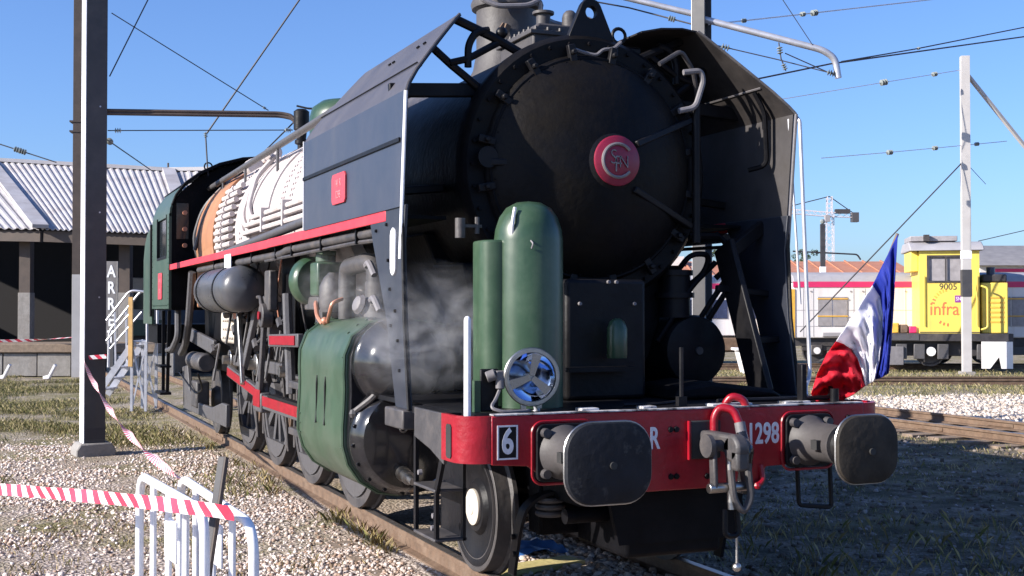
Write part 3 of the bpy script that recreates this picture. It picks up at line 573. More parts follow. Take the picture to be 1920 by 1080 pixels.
# --- cab
cab = empty('cab', parent=L_)
arc = [(-1.47, 3.30), (-1.46, 3.42), (-1.40, 3.58), (-1.27, 3.76), (-1.05, 3.93), (-.75, 4.08), (-.4, 4.18), (0, 4.22)]; arc = arc+[(-x, z) for x, z in arc[-2::-1]]
for s in (-1, 1):
    x0, x1 = sorted((s*1.45, s*1.49))
    w = MB().bx(x0, x1, 12.8, 14.9, 1.88, 2.70).bx(x0, x1, 12.8, 13.08, 2.702, 3.34).bx(x0, x1, 14.22, 14.9, 2.702, 3.34).build('side_sheet', 'cabgreen', cab)
    bolts([(s*1.49, 12.86, 1.95+.09*i) for i in range(15)]+[(s*1.49, 14.84, 1.95+.09*i) for i in range(15)]+[(s*1.49, 12.95+.1*i, 1.93) for i in range(19)], (s, 0, 0), .011, .008).build('rivets', 'cabgreen', w, kind='stuff')
    fr = MB().bx(x0-.008, x1+.008, 13.08, 14.22, 2.66, 2.70).bx(x0-.008, x1+.008, 13.055, 13.095, 2.703, 3.34).bx(x0-.008, x1+.008, 14.205, 14.245, 2.703, 3.34).build('window_frame', 'black', w)
    MB().bx(s*1.45-.004, s*1.45+.004, 13.1, 14.2, 2.705, 3.33).build('pane', 'glassdark', w)
    MB().shell([[(s*-x if s > 0 else x, y, z) for y in (12.8, 14.9)] for x, z in arc[:5]], .03, -1).build('roof_side', 'cabgreen', cab)
MB().shell([[(x, y, z+.02) for y in (12.55, 15.1)] for x, z in arc[3:-3]], .03, 1).build('roof', 'soot', cab)
MB().tube([(x*1.005, 12.62, z+.03) for x, z in arc[1:-1]], .022, 6).build('rain_strip', 'soot', cab)
fwp = [(-1.44, 1.9)]+[(x*.985, z-.02) for x, z in arc]+[(1.44, 1.9)]
MB().prism(fwp, 'y', 12.80, 12.83).build('front_sheet', 'soot', cab)
MB().bx(-1.38, -1.20, 12.785, 12.799, 2.95, 3.5).build('front_window', 'glassdark', cab)
for z in (2.85, 3.1, 3.35): MB().cyl((-1.26, 12.78, z), (-1.26, 12.72, z), .035, None, 10).build('gauge', 'copper', cab)
MB().prism([(x*.98, z-.02) for x, z in fwp], 'y', 14.86, 14.89).build('back_sheet', 'soot', cab)
MB().tube(ring_pts(.06, 14, 12.7, (-.92, 4.07)), .012, 6, True).build('roof_ring', 'black', cab)
MB().bx(-1.44, 1.44, 12.82, 14.88, 1.86, 1.90).build('floor', 'soot', cab)
cp = MB().prism([(13.55, 2.03), (13.95, 2.03), (13.97, 2.06), (13.97, 2.42), (13.95, 2.45), (13.55, 2.45), (13.53, 2.42), (13.53, 2.06)], 'x', -1.508, -1.492).build('number_plate', 'platered', cab, bev=.003)
text('141 R', 'lettering', 'platelight', cp, (-1.509, 13.75, 2.32), (PI/2, 0, -PI/2), .10, .9, .002); text('1298', 'lettering', 'platelight', cp, (-1.509, 13.75, 2.16), (PI/2, 0, -PI/2), .10, .9, .002)
# --- air tank under the running board
for s in (-1, 1):
    w = MB().prism([(15.02, 1.62), (16.25, 1.62), (16.25, 2.75), (16.05, 3.02), (15.75, 3.18), (15.02, 3.30)], 'x', s*1.46-.02, s*1.46+.02).build('cab_wing', 'cabgreen', cab, bev=.006)
    MB().cyl((s*1.50, 14.96, 1.75), (s*1.50, 14.96, 3.3), .022, None, 8).build('grab_rail', 'black', w)
MB().bx(-1.4, 1.4, 14.9, 16.2, 1.3, 1.62).build('drag_box', 'soot', L_)
at_ = MB().lathe([(0, 0), (.12, .015), (.21, .06), (.255, .13), (.268, .22), (.268, 2.1), (.24, 2.22), (.12, 2.31), (0, 2.33)], (-1.38, 7.15, 2.10), (0, 1, 0), 40).build('air_tank', 'tankgrey', L_)
for y in (7.8, 9.0): MB().lathe([(.269, 0), (.277, 0), (.277, .06), (.269, .06)], (-1.38, y, 2.10), (0, 1, 0), 36).build('strap', 'black', at_)
# --- frames and saddle
for s in (-1, 1):
    MB().bx(s*.55-.05, s*.55+.05, .35, 12.6, .62, 1.18).build('main_frame', 'soot', L_, bev=.01)
MB().bx(-.5, .5, 3.0, 12.5, .85, 1.95).build('added_inner_block', 'soot', L_)  # added dark block so no daylight shows through under the boiler
MB().prism([(-.62, 1.1), (-.62, 1.5), (-.75, 1.95), (-.95, 2.45), (.95, 2.45), (.75, 1.95), (.62, 1.5), (.62, 1.1)], 'y', 2.35, 3.8).build('smokebox_saddle', 'soot', L_, bev=.02)
MB().prism([(-.99, 1.0), (-1.02, 2.0), (-1.10, 2.75), (1.10, 2.75), (1.02, 2.0), (.99, 1.0)], 'y', 9.5, 12.4).build('firebox', 'soot', L_, bev=.03)
# white painted foundation corner of the firebox with its stay bolts
fc = MB().bx(-1.16, -1.0, 9.1, 10.15, 1.42, 1.86).build('firebox_corner', 'cream', L_, bev=.07, seg=4)
bolts([(-1.165, 9.2+.16*i, 1.5+.11*j) for i in range(5) for j in range(4)], (-1, 0, 0), .02, .02, 8).build('stay_bolts', 'cream', fc, kind='stuff')
# --- cylinders
for s in (-1, 1):
    jp = [(-.70, 1.74), (-1.12, 1.80), (-1.36, 1.76), (-1.50, 1.66), (-1.555, 1.52), (-1.56, 1.38), (-1.555, 1.26), (-1.56, 1.12), (-1.57, .98), (-1.57, .84), (-1.53, .70), (-1.44, .57), (-1.30, .48), (-1.14, .455), (-.98, .48), (-.70, .62)]
    jp = [(-s*x, z) for x, z in jp]
    cy = MB().prism(jp, 'y', 2.36, 3.82).build('cylinder_jacket', 'jacket', L_, sm=50, bev=.012)
    jb = [(x*.985, z*.985+.015) for x, z in jp]
    MB().prism(jb, 'y', 2.30, 2.358).build('cylinder_front', 'black', cy, sm=50, bev=.01)
    MB().lathe([(.335, .0), (.345, .02), (.345, .10), (.325, .12), (.31, .20), (.26, .30), (.16, .36), (0, .38)], (s*1.19, 2.30, 1.46), (0, -1, 0), 48).build('valve_cover', 'gloss', cy)
    MB().lathe([(.42, .0), (.43, .02), (.43, .08), (.405, .10), (.39, .16), (.36, .20), (.18, .235), (0, .24)], (s*1.13, 2.30, .90), (0, -1, 0), 56).build('cylinder_cover', 'gloss', cy)
    bolts([(s*1.13+.41*math.cos(2*PI*i/18+.1), 2.22, .90+.41*math.sin(2*PI*i/18+.1)) for i in range(18)], (0, -1, 0), .018, .03).build('cover_bolts', 'black', cy, kind='stuff')
    MB().lathe([(.055, 0), (.055, .05), (.042, .05), (.042, .13), (.05, .13), (.05, .16), (.028, .16), (.028, .26), (0, .26)], (s*1.20, 2.08, .655), (0, -1, -.12), 12).build('relief_valve', 'steel', cy)
    MB().tube(ring_pts(.026, 12, 2.055, (s*1.20, .985)), .007, 6, True).build('oil_cap', 'steel', cy)
    MB().tube(fil([(s*1.52, 2.25, 1.10), (s*1.42, 2.15, 1.20), (s*1.36, 2.12, 1.27)], .03), .025, 8).sph((s*1.52, 2.25, 1.09), .04, 8).build('drain_cock', 'darkgrey', cy)
    for y in (2.95, 3.22): MB().tube(fil([(s*1.556, y, 1.33), (s*1.563, y, 1.27), (s*1.563, y, 1.02), (s*1.578, y-.03, .95)], .03), .008, 6).build('slot_edge', 'black', cy)
    MB().bar((s*1.552, 2.9, 1.34), (s*1.552, 3.22, 1.34), .012, .012).build('slot_edge', 'black', cy)
    bolts([(s*1.558, 2.42, z) for z in (1.5, 1.42)]+[(s*(1.30+.07*i), y, 1.79-.012*i*i) for i in range(4) for y in (2.44, 3.74)]+[(s*1.568, y, z) for y in (2.42, 3.76) for z in (.82, .9, .98)]+[(s*1.10, 2.5+.15*i, 1.80) for i in range(9)], (s*.7, 0, .7), .012, .01).build('rivets', 'jacket', cy, kind='stuff')
    MB().tube([(p[0]*1.004, 2.372, p[1]) for p in jp[1:-1]], .014, 6).build('edge_bead', 'jacket', cy)
    MB().tube([(p[0]*1.004, 3.808, p[1]) for p in jp[1:-1]], .014, 6).build('edge_bead', 'jacket', cy)
# steam pipe fittings above the left cylinder
MB().tube(fil([(-1.22, 3.55, 1.78), (-1.22, 3.55, 2.22), (-1.24, 2.9, 2.24), (-1.22, 2.72, 2.22), (-1.2, 2.72, 1.78)], .12), .075, 14).build('steam_pipe', 'darkgrey', L_)
MB().cyl((-1.2, 2.72, 1.80), (-1.2, 2.72, 2.08), .11, .10, 16).build('steam_pipe', 'darkgrey', L_)
MB().lathe([(.12, 0), (.13, .05), (.13, .22), (.09, .30), (.05, .34)], (-1.27, 3.78, 1.84), (0, 0, 1), 16).build('lubricator', 'darkgrey', L_)
for k, p in enumerate([(-1.36, 2.35, 1.93), (-1.34, 2.55, 2.2)]): MB().tube(fil([(p[0], p[1], p[2]), (p[0]-.02, p[1]-.14, p[2]+.02), (p[0], p[1]-.22, p[2]-.08)], .05), .028, 8).build('drain_pipe', 'grey', L_)
MB().lathe([(.05, 0), (.075, .015), (.06, .04), (.08, .06), (.06, .09), (.03, .10)], (-1.38, 2.42, 1.88), (-.9, -.2, .3), 9).build('relief_valve', 'grey', L_, sm=20)
# green pump with its hood
pu_ = MB().lathe([(.0, 0), (.20, 0), (.225, .03), (.225, .13), (.20, .16), (0, .16)], (-1.27, 4.38, 2.12), (-.25, 1, 0), 32).build('pump_wheel', 'green', L_)
MB().bx(-1.38, -1.12, 3.95, 4.22, 1.98, 2.28).build('pump_body', 'green', pu_, bev=.02)
MB().cyl((-1.27, 4.08, 2.28), (-1.27, 4.08, 2.36), .09, None, 14).bx(-1.33, -1.2, 3.98, 4.16, 2.34, 2.38).build('pump_cap', 'jacket', pu_, bev=.008)
MB().bx(-1.36, -1.1, 4.0, 4.5, 1.86, 1.975).build('pump_bracket', 'darkgrey', pu_, bev=.01)
MB().tube(fil([(-1.32, 4.18, 1.93), (-1.38, 4.0, 1.92), (-1.40, 3.86, 1.80), (-1.38, 3.75, 1.74)], .06), .02, 8).build('copper_pipe', 'copper', L_)
MB().tube(fil([(-1.30, 3.4, 1.95), (-1.40, 3.36, 1.92), (-1.41, 3.42, 1.82), (-1.38, 3.6, 1.745)], .05), .016, 8).build('copper_pipe', 'copper', L_)
MB().sph((-1.40, 3.60, 1.765), .035, 10).build('copper_pipe', 'copper', L_)
# --- valve gear and rods
def mk_wheel(name, r, spokes, yc, x, hubm, s, rimw=.14):
    e = empty(name, (x, yc, r), 0 if s < 0 else PI, parent=L_)
    ax = (-1, 0, 0)
    MB().lathe([(r-.085, .0), (r+.025, -.005), (r+.025, .03), (r, .04), (r-.005, rimw), (r-.085, rimw)], (.06, 0, 0), ax, 56, cap=False).build('tyre', 'darkgrey', e)
    return e
for s in (-1, 1):
    for i, y in enumerate((4.70, 6.43, 8.16, 9.88)):
        e = mk_wheel('driving_wheel', .825, 12, y, s*.755, 'black', s)
        c = MB().lathe([(.66, .12), (.66, 0), (.755, 0), (.755, .12), (.66, .12)], (.05, 0, 0), (-1, 0, 0), 40, cap=False).lathe([(0, -.02), (.19, -.02), (.17, .17), (.10, .20), (0, .20)], (.05, 0, 0), (-1, 0, 0), 24)
        for k in range(11):
            a = 2*PI*k/11; c.bar((-.01, .15*math.cos(a), .15*math.sin(a)), (-.01, .69*math.cos(a), .69*math.sin(a)), .10, .075, (1, 0, 0))
        c.build('wheel_centre', 'midgrey', e, bev=0)
        cw = [(0+.72*math.cos(rad(t)), .72*math.sin(rad(t))) for t in range(228, 313, 6)]
        MB().prism(cw, 'x', -.09, .03).build('balance_weight', 'midgrey', e)
        MB().cyl((-.05, .0, .38), (-.42, .0, .38), .06, None, 16).build('crank_pin', 'steel', e)
    # coupling rod
    MB().bx(s*1.02-.035, s*1.02+.035, 4.6, 9.98, 1.13, 1.27).build('coupling_rod', 'midgrey', L_, bev=.015)
    for y in (4.70, 6.43, 8.16, 9.88): MB().cyl((s*.97, y, 1.205), (s*1.09, y, 1.205), .13, None, 20).build('rod_end', 'steel', L_, bev=.01)
    # main rod, painted red in the flute, and crosshead
    X = s*1.24
    r_ = MB().bar((X, 4.35, .86), (X, 7.0, .86), .07, .15).build('connecting_rod', 'midgrey', L_, bev=.01)
    MB().bar((X+s*.037, 4.4, .875), (X+s*.037, 6.95, .875), .012, .105).build('flute', 'red', r_)
    MB().bar((X-s*.0, 4.4, .945), (X-s*.0, 6.5, .945), .085, .03).build('guide', 'black', r_)
    b_ = MB().bx(X-.06, X+.06, 6.78, 7.18, .74, .96).cyl((X-.06, 6.98, .96), (X+.06, 6.98, .96), .12, None, 20).build('big_end', 'midgrey', L_, bev=.02)
    MB().bx(X+s*.062-.006, X+s*.062+.006, 6.80, 7.16, .80, .99).build('face', 'red', b_, bev=.003)
    q_ = MB().bar((X, 7.1, .93), (X, 9.0, 1.10), .06, .13).build('eccentric_rod', 'midgrey', L_, bev=.01)
    MB().bar((X+s*.034, 7.2, .94), (X+s*.034, 8.95, 1.097), .012, .095).build('flute', 'red', q_)
    MB().bx(X-.08, X+.08, 3.9, 4.5, .70, 1.05).build('crosshead', 'steel', L_, bev=.02)
    MB().cyl((s*1.13, 3.8, .90), (s*1.13, 4.2, .90), .05, None, 14).build('piston_rod', 'steel', L_)
    for z in (.66, 1.12): MB().bx(s*1.20-.06, s*1.20+.06, 3.8, 5.6, z-.035, z+.035).build('slide_bar', 'darkgrey', L_, bev=.01)
    v = MB().bar((s*1.30, 4.9, 1.57), (s*1.30, 6.25, 1.54), .06, .13).build('radius_rod', 'midgrey', L_, bev=.01)
    MB().bar((s*1.335, 5.0, 1.568), (s*1.335, 6.15, 1.545), .012, .09).build('flute', 'red', v)
    # expansion link, hangers and brackets
    MB().tube([(s*1.22, 5.75+.10*math.sin(t), 1.52+t*.42) for t in (-1.2, -.8, -.4, 0, .4, .8, 1.2)], .05, 8).build('expansion_link', 'midgrey', L_)
    MB().bar((s*1.28, 6.6, 2.0), (s*1.28, 6.9, .95), .05, .10, (0, 1, 0)).build('lifting_link', 'darkgrey', L_, bev=.01)
    MB().bar((s*1.20, 7.4, 1.95), (s*1.26, 7.9, 1.2), .06, .14, (0, 1, 0)).build('lifting_link', 'midgrey', L_, bev=.01)
    MB().bar((s*1.30, 8.1, 1.9), (s*1.30, 7.8, 1.0), .05, .08, (0, 1, 0)).build('lifting_link', 'steel', L_, bev=.01)
    MB().bx(s*1.1-.03, s*1.1+.03, 5.9, 6.5, 1.2, 2.46).build('guide_yoke', 'soot', L_, bev=.01)
    MB().bx(s*1.12-.03, s*1.12+.03, 4.7, 4.95, 1.15, 2.46).build('guide_yoke', 'darkgrey', L_, bev=.01)
    MB().tube(fil([(s*1.30, 6.95, 2.0), (s*1.32, 6.7, 2.0), (s*1.34, 6.55, 1.92), (s*1.34, 6.45, 1.75)], .06), .02, 8).build('pipe', 'darkgrey', L_)
    MB().cyl((s*1.24, 6.5, 1.80), (s*1.36, 6.5, 1.80), .13, None, 18).build('reverser_wheel', 'darkgrey', L_, bev=.01)
    MB().cyl((s*1.37, 6.5, 1.80), (s*1.385, 6.5, 1.80), .045, None, 12).build('red_cap', 'red', L_)
    MB().bx(s*1.26-.05, s*1.26+.05, 6.3, 6.55, 1.85, 2.28).build('reverser_stand', 'darkgrey', L_, bev=.02)
    for k in range(9):      # small cocks, joints and pipes in the shadow of the running board
        y = 6.2+.45*k+random.uniform(-.1, .1); z = random.uniform(1.35, 1.85); x = s*random.uniform(1.1, 1.3)
        MB().tube(fil([(x, y, z), (x-s*.06, y-.12, z+.08), (x, y-.26, z-.14), (x+s*.05, y-.3, z-.4)], .06), .016, 6).cyl((x, y-.05, z-.05), (x, y+.05, z+.03), .045, None, 8).build('pipe', 'darkgrey', L_)
    for y in (5.56, 7.29, 9.02):      # brake hangers, shoes and sand pipes between the wheels
        MB().bar((s*.80, y, 1.05), (s*.80, y-.04, .30), .05, .07, (0, 1, 0)).build('brake_hanger', 'darkgrey', L_, bev=.008)
        MB().prism([(y+.02, .45), (y+.09, .50), (y+.10, .80), (y+.03, .84), (y-.03, .65)], 'x', s*.80-.06, s*.80+.06).build('brake_shoe', 'rust', L_, bev=.01)
        MB().tube(fil([(s*.95, y-.1, 2.3), (s*.98, y-.05, 1.5), (s*.92, y, .9), (s*.85, y+.10, .25)], .2), .018, 6).build('sand_pipe', 'darkgrey', L_)
        MB().prism([(y-.55, 1.02), (y+.55, 1.02), (y+.35, 1.10), (y, 1.15), (y-.35, 1.10)], 'x', s*.70-.05, s*.70+.05).build('leaf_spring', 'darkgrey', L_, bev=.006)
        for k in range(4): MB().bx(s*.70-.052, s*.70+.052, y-.5+.1*k, y+.5-.1*k, 1.02+.022*k, 1.038+.022*k).build('spring_leaf', 'midgrey', L_)
    for k in range(7):      # oil pipes running down to the axle boxes
        y = 5.0+.62*k; MB().tube(fil([(s*1.05, y, 2.45), (s*(1.10+.02*(k % 3)), y+.08, 2.0), (s*1.0, y+.2, 1.5), (s*.9, y+.25, 1.2)], .15), .011, 5).build('oil_pipe', 'copper' if k % 3 == 0 else 'darkgrey', L_)
    MB().bx(s*1.0-.12, s*1.0+.12, 7.25, 7.7, 1.55, 1.95).build('lubricator_box', 'darkgrey', L_, bev=.02)
    MB().cyl((s*1.12, 7.48, 1.75), (s*1.20, 7.48, 1.75), .09, None, 16).build('lubricator_wheel', 'steel', L_, bev=.006)
    MB().bx(s*1.1-.1, s*1.1+.1, 8.5, 8.95, 1.30, 1.75).build('valve_chest', 'soot', L_, bev=.03)
    for k in range(5): MB().cyl((s*1.20, 8.56+.08*k, 1.75), (s*1.20, 8.56+.08*k, 1.83), .018, None, 8).build('union_nut', 'copper', L_)
    # trailing truck
    MB().prism([(9.75, .32), (13.6, .30), (13.75, .95), (13.2, 1.0), (13.0, .62), (12.2, .48), (10.9, .50), (10.1, .62), (9.75, .62)], 'x', s*1.12-.03, s*1.12+.03).build('truck_frame', 'midgrey', L_, bev=.012)
    tw = mk_wheel('trailing_wheel', .53, 0, 12.35, s*.755, 'black', s)
    MB().lathe([(0, -.05), (.46, .0), (.46, .08), (.2, .05), (.15, .14), (0, .14)], (0, 0, 0), (-1, 0, 0), 32).build('wheel_centre', 'darkgrey', tw)
    MB().bx(s*1.08-.1, s*1.08+.1, 12.1, 12.6, .4, .8).build('axle_box', 'darkgrey', L_, bev=.03)
    MB().tube(fil([(s*1.3, 13.2, 2.3), (s*1.32, 13.0, 1.45), (s*1.38, 13.2, 1.25), (s*1.38, 13.7, 1.22)], .1), .05, 8).build('injector_pipe', 'midgrey', L_)
    MB().tube(fil([(s*1.36, 11.3, 2.4), (s*1.36, 11.6, 1.7), (s*1.32, 12.2, 1.35), (s*1.3, 12.8, 1.2)], .15), .055, 8).build('injector_pipe', 'midgrey', L_)
    MB().bar((s*1.2, 10.3, 1.35), (s*1.2, 12.6, 1.5), .06, .2).build('ash_pan_rim', 'midgrey', L_, bev=.015)
    MB().cyl((s*1.2, 11.0, 1.12), (s*1.2, 12.2, 1.12), .13, None, 14).build('injector', 'darkgrey', L_, bev=.02)
    MB().bar((s*1.40, 13.4, 1.85), (s*1.40, 13.6, .55), .05, .05).bar((s*1.40, 14.1, 1.85), (s*1.40, 14.1, .55), .05, .05).bx(s*1.4-.12, s*1.4+.05, 13.5, 14.15, .52, .56).bx(s*1.4-.12, s*1.4+.05, 13.5, 14.12, .95, .98).build('cab_step', 'black', L_)
    MB().tube(fil([(s*1.40, 10.5, 1.0), (s*1.25, 11.0, .75), (s*1.2, 12.0, .62), (s*1.3, 13.0, .9)], .3), .013, 6).build('cable', 'black', L_)
    # leading wheel with white hub and pale tyre edge
    e = empty('leading_wheel', (s*.755, 1.58, .457), 0 if s < 0 else PI, parent=L_)
    MB().lathe([(.36, .0), (.485, -.01), (.485, .02), (.457, .035), (.452, .130), (.44, .135), (.36, .135)], (.06, 0, 0), (-1, 0, 0), 64, cap=False).build('tyre', 'darkgrey', e)
    MB().lathe([(.443, .1335), (.452, .1315), (.453, .1345), (.447, .1385), (.428, .1385), (.425, .1335)], (.06, 0, 0), (-1, 0, 0), 64, cap=False).build('tyre_edge', 'chimney', e)
    MB().lathe([(.43, .10), (.415, .139), (.37, .137), (.33, .112), (.20, .10), (.17, .13), (0, .13)], (.06, 0, 0), (-1, 0, 0), 48).build('wheel_centre', 'black', e)
    MB().lathe([(.125, .12), (.13, .135), (.127, .150), (.09, .156), (.055, .156), (.05, .162), (.018, .162), (.015, .157), (0, .157)], (.06, 0, 0), (-1, 0, 0), 32).build('hub_cap', 'cream', e)
MB().cyl((-.7, 1.58, .457), (.7, 1.58, .457), .08, None, 16).build('axle', 'soot', L_)
MB().bx(-.52, .52, .95, 2.3, .42, .70).build('truck_frame', 'soot', L_, bev=.02)
MB().bx(-.62, .62, .9, 1.1, .35, .85).build('truck_frame', 'soot', L_, bev=.02)
# --- front deck and buffer beam
MB().bx(-1.38, 1.38, .06, 2.28, 1.205, 1.238).build('front_deck', 'black', L_)
bp_ = [(-1.33, 1.24), (-1.33, .955), (-1.10, .94), (-1.04, .90), (-1.0, .865), (-.56, .86), (-.50, .745), (.50, .745), (.56, .86), (1.0, .865), (1.04, .90), (1.10, .94), (1.33, .955), (1.33, 1.24)]
bm_ = MB().prism(bp_, 'y', 0, .04).build('buffer_beam', 'red', L_, bev=.008)
for s in (-1, 1):
    pth = [(s*1.332, .02)]+[(s*(1.35+.15*math.sin(rad(a))), .17-.15*math.cos(rad(a))) for a in range(0, 91, 15)]+[(s*1.502, .34)]
    MB().shell([[(x, y, z) for z in (.965, 1.05, 1.15, 1.24)] for x, y in pth], .03, s).build('beam_corner', 'red', bm_)
    MB().prism([(.165, 1.0), (.18, .985), (.235, .985), (.25, 1.0), (.25, 1.17), (.235, 1.185), (.18, 1.185), (.165, 1.17)], 'x', s*1.505-.016, s*1.505+.016).build('hand_slot', 'rubber', bm_)
    MB().prism([(.345, 1.235), (.90, 1.235), (.90, 1.05), (.60, 1.0), (.345, .93)], 'x', s*1.49-.012, s*1.49+.012).build('side_gusset', 'darkgrey', bm_, bev=.004)
    MB().bx(min(s*1.2, s*1.48), max(s*1.2, s*1.48), .36, 1.0, 1.19, 1.236).build('corner_plate', 'black', bm_)
MB().bx(-1.32, 1.32, -.004, .058, 1.2405, 1.250).build('top_edge', 'chip', bm_, bev=.002)
for x0, x1 in ((-.72, -.60), (-.30, -.2), (.2, .5), (.75, .95)): MB().bx(x0, x1, .06, .15, 1.238, 1.262).build('deck_clip', 'chip', bm_, bev=.005)
# lettering on the beam
fr6 = MB(); x0, x1, z0, z1 = -1.295, -1.165, .985, 1.185
for a in ((x0, x1, z0, z0+.01), (x0, x1, z1-.01, z1), (x0, x0+.01, z0+.01, z1-.01), (x1-.01, x1, z0+.01, z1-.01)): fr6.bx(a[0], a[1], -.004, .002, a[2], a[3])
fr6.build('number_frame', 'letter', bm_)
MB().bx(x0+.011, x1-.011, -.002, .002, z0+.011, z1-.011).build('number_panel', 'black', bm_)
text('6', 'lettering', 'letter', bm_, (-1.23, -.003, 1.085), (PI/2, 0, 0), .205, .74, .002, .006)
text('R', 'lettering', 'letter', bm_, (-.255, -.002, 1.065), (PI/2, 0, 0), .185, .62, .002, .004)
text('1298', 'lettering', 'letter', bm_, (.535, -.002, 1.065), (PI/2, 0, 0), .185, .66, .002, .004)
bolts([(x, 0, z) for x in (-.10, -.14) for z in (.83, 1.12)]+[(.12, 0, .82), (1.2, 0, 1.0), (1.2, 0, 1.15)], (0, -1, 0), .02, .012, 8).build('bolts', 'black', bm_, kind='stuff')
# --- buffers
def rrect(w, h, r, n=6):
    o = []
    for cx, cz, a0 in ((w/2-r, h/2-r, 0), (-w/2+r, h/2-r, 90), (-w/2+r, -h/2+r, 180), (w/2-r, -h/2+r, 270)):
        for i in range(n+1): a = rad(a0+90*i/n); o.append((cx+r*math.cos(a), cz+r*math.sin(a)))
    return o
for s, w, h, r, pm in ((-1, .53, .45, .16, 'bufferpad'), (1, .45, .41, .15, 'bufferbrown')):
    e = empty('buffer', (s*.875, 0, 1.015), parent=L_)
    MB().prism(rrect(.36, .34, .05), 'y', -.03, -.002).build('base_plate', 'black', e, bev=.006)
    MB().tube([(p[0]*1.12, -.008, p[1]*1.08) for p in rrect(.36, .34, .06)], .009, 6, True).build('base_rim', 'red', e)
    for bx_ in (-.13, .13):
        for bz in (-.12, .12): MB().cyl((bx_, -.03, bz), (bx_, -.07, bz), .03, .027, 10).build('bolt', 'darkgrey', e)
    MB().lathe([(.17, .02), (.15, .05), (.125, .12), (.12, .34), (.128, .35), (.128, .37)], (0, 0, 0), (0, -1, 0), 32).build('casing', 'chimney', e)
    MB().bx(-.15, -.10, -.30, -.24, -.03, .03).bx(.10, .15, -.30, -.24, -.03, .03).build('key_slot', 'rubber', e)
    MB().lathe([(.10, .35), (.10, .57)], (0, 0, 0), (0, -1, 0), 28).build('plunger', 'steel', e)
    po = rrect(w, h, r, 8); K = len(po); pv = MB(); rows = []
    for sc_, y in ((.05, -.628), (.5, -.626), (.85, -.618), (.97, -.610), (1.0, -.598), (1.0, -.572), (.9, -.562), (.3, -.552)):
        rows.append([(p[0]*sc_, y, p[1]*sc_) for p in po])
    vv = [p for r_ in rows for p in r_]; ff = [(j*K+i, j*K+(i+1) % K, (j+1)*K+(i+1) % K, (j+1)*K+i) for j in range(len(rows)-1) for i in range(K)]
    pv.add(vv, ff+[tuple(range(K)), tuple(range((len(rows)-1)*K, len(rows)*K))]); pd = pv.build('pad', pm, e, sm=35)
    MB().tube([(p[0]*1.0, -.585, p[1]*1.0) for p in po], .008, 6, True).build('worn_edge', 'steel', pd)
    MB().cyl((.01, -.640, -.01), (.01, -.622, -.01), .021, None, 12).build('centre_hole', 'rubber', pd)
# --- coupling
CP_ = empty('screw_coupling', (.10, 0, 0), parent=L_)
hk = [(-.05, .98), (-.05, 1.10), (.02, 1.12), (.05, 1.06), (.06, .98), (.04, .90), (.0, .86), (-.03, .90), (-.01, .94), (-.02, .98)]
MB().bx(-.11, .11, -.02, -.001, .93, 1.17).build('hook_plate', 'rubber', CP_, bev=.01)
MB().bx(-.125, -.112, -.03, -.001, .93, 1.17).build('hook_guard', 'red', CP_)
MB().bx(-.045, .045, -.36, .0, 1.00, 1.11).cyl((-.045, -.36, 1.03), (.045, -.36, 1.03), .085, None, 18).bx(-.045, .045, -.44, -.36, .90, 1.03).build('draw_hook', 'darkgrey', CP_, bev=.02)
MB().cyl((-.14, -.26, 1.04), (.14, -.26, 1.04), .035, None, 14).cyl((-.15, -.26, 1.04), (-.12, -.26, 1.04), .07, None, 18).build('link_pin', 'darkgrey', CP_)
for s in (-1, 1): MB().bar((s*.10, -.26, 1.06), (s*.11, -.29, .78), .03, .06, (0, 1, 0)).build('link_plate', 'darkgrey', CP_, bev=.01)
MB().cyl((-.15, -.29, .79), (.15, -.29, .79), .03, None, 12).build('screw_nut', 'steel', CP_, bev=.005)
MB().cyl((0, -.29, .98), (0, -.31, .66), .028, None, 12).build('coupling_screw', 'steel', CP_)
MB().tube(fil([(.10, -.33, .93), (.11, -.35, .72), (.05, -.36, .64), (-.01, -.35, .72), (-.02, -.33, .90)], .06), .022, 8).build('shackle', 'darkgrey', CP_)
MB().tube(fil([(-.04, -.30, .66), (-.05, -.31, .50), (.05, -.31, .50), (.04, -.30, .66)], .05), .018, 8).build('shackle', 'black', CP_)
MB().cyl((.04, -.30, .50), (.04, -.30, .33), .008, None, 6).sph((.04, -.30, .31), .028, 12).build('ball_weight', 'steel', CP_)
# --- air hoses with red swan necks
MB().tube(fil([(.15, -.035, 1.02), (.15, -.035, 1.19), (.18, -.05, 1.25), (.25, -.10, 1.24), (.275, -.13, 1.15)], .06), .026, 10).build('swan_neck', 'red', L_)
MB().tube(fil([(.31, .09, 1.20), (.31, .09, 1.26), (.34, .06, 1.31), (.41, .03, 1.29), (.43, .02, 1.22)], .06), .025, 10).build('swan_neck', 'red', L_)
MB().cyl((.275, -.13, 1.16), (.28, -.15, 1.08), .034, None, 12).build('hose_collar', 'grey', L_)
MB().tube(fil([(.28, -.145, 1.10), (.27, -.19, .99), (.26, -.21, .84), (.24, -.19, .74)], .1), [.034, .045, .055, .06, .06, .055, .05, .045, .042, .04, .04, .04, .04, .04][:14], 12).build('air_hose', 'gloss', L_)
MB().tube(fil([(.52, .0, .87), (.52, -.02, .78), (.48, -.03, .75)], .03), .018, 8).sph((.47, -.03, .745), .024, 8).build('steam_cock', 'red', L_)
MB().tube(fil([(.88, .12, .88), (.88, .10, .58), (1.14, .10, .55), (1.14, .12, .88)], .03), .016, 6).build('shunter_step', 'black', L_)
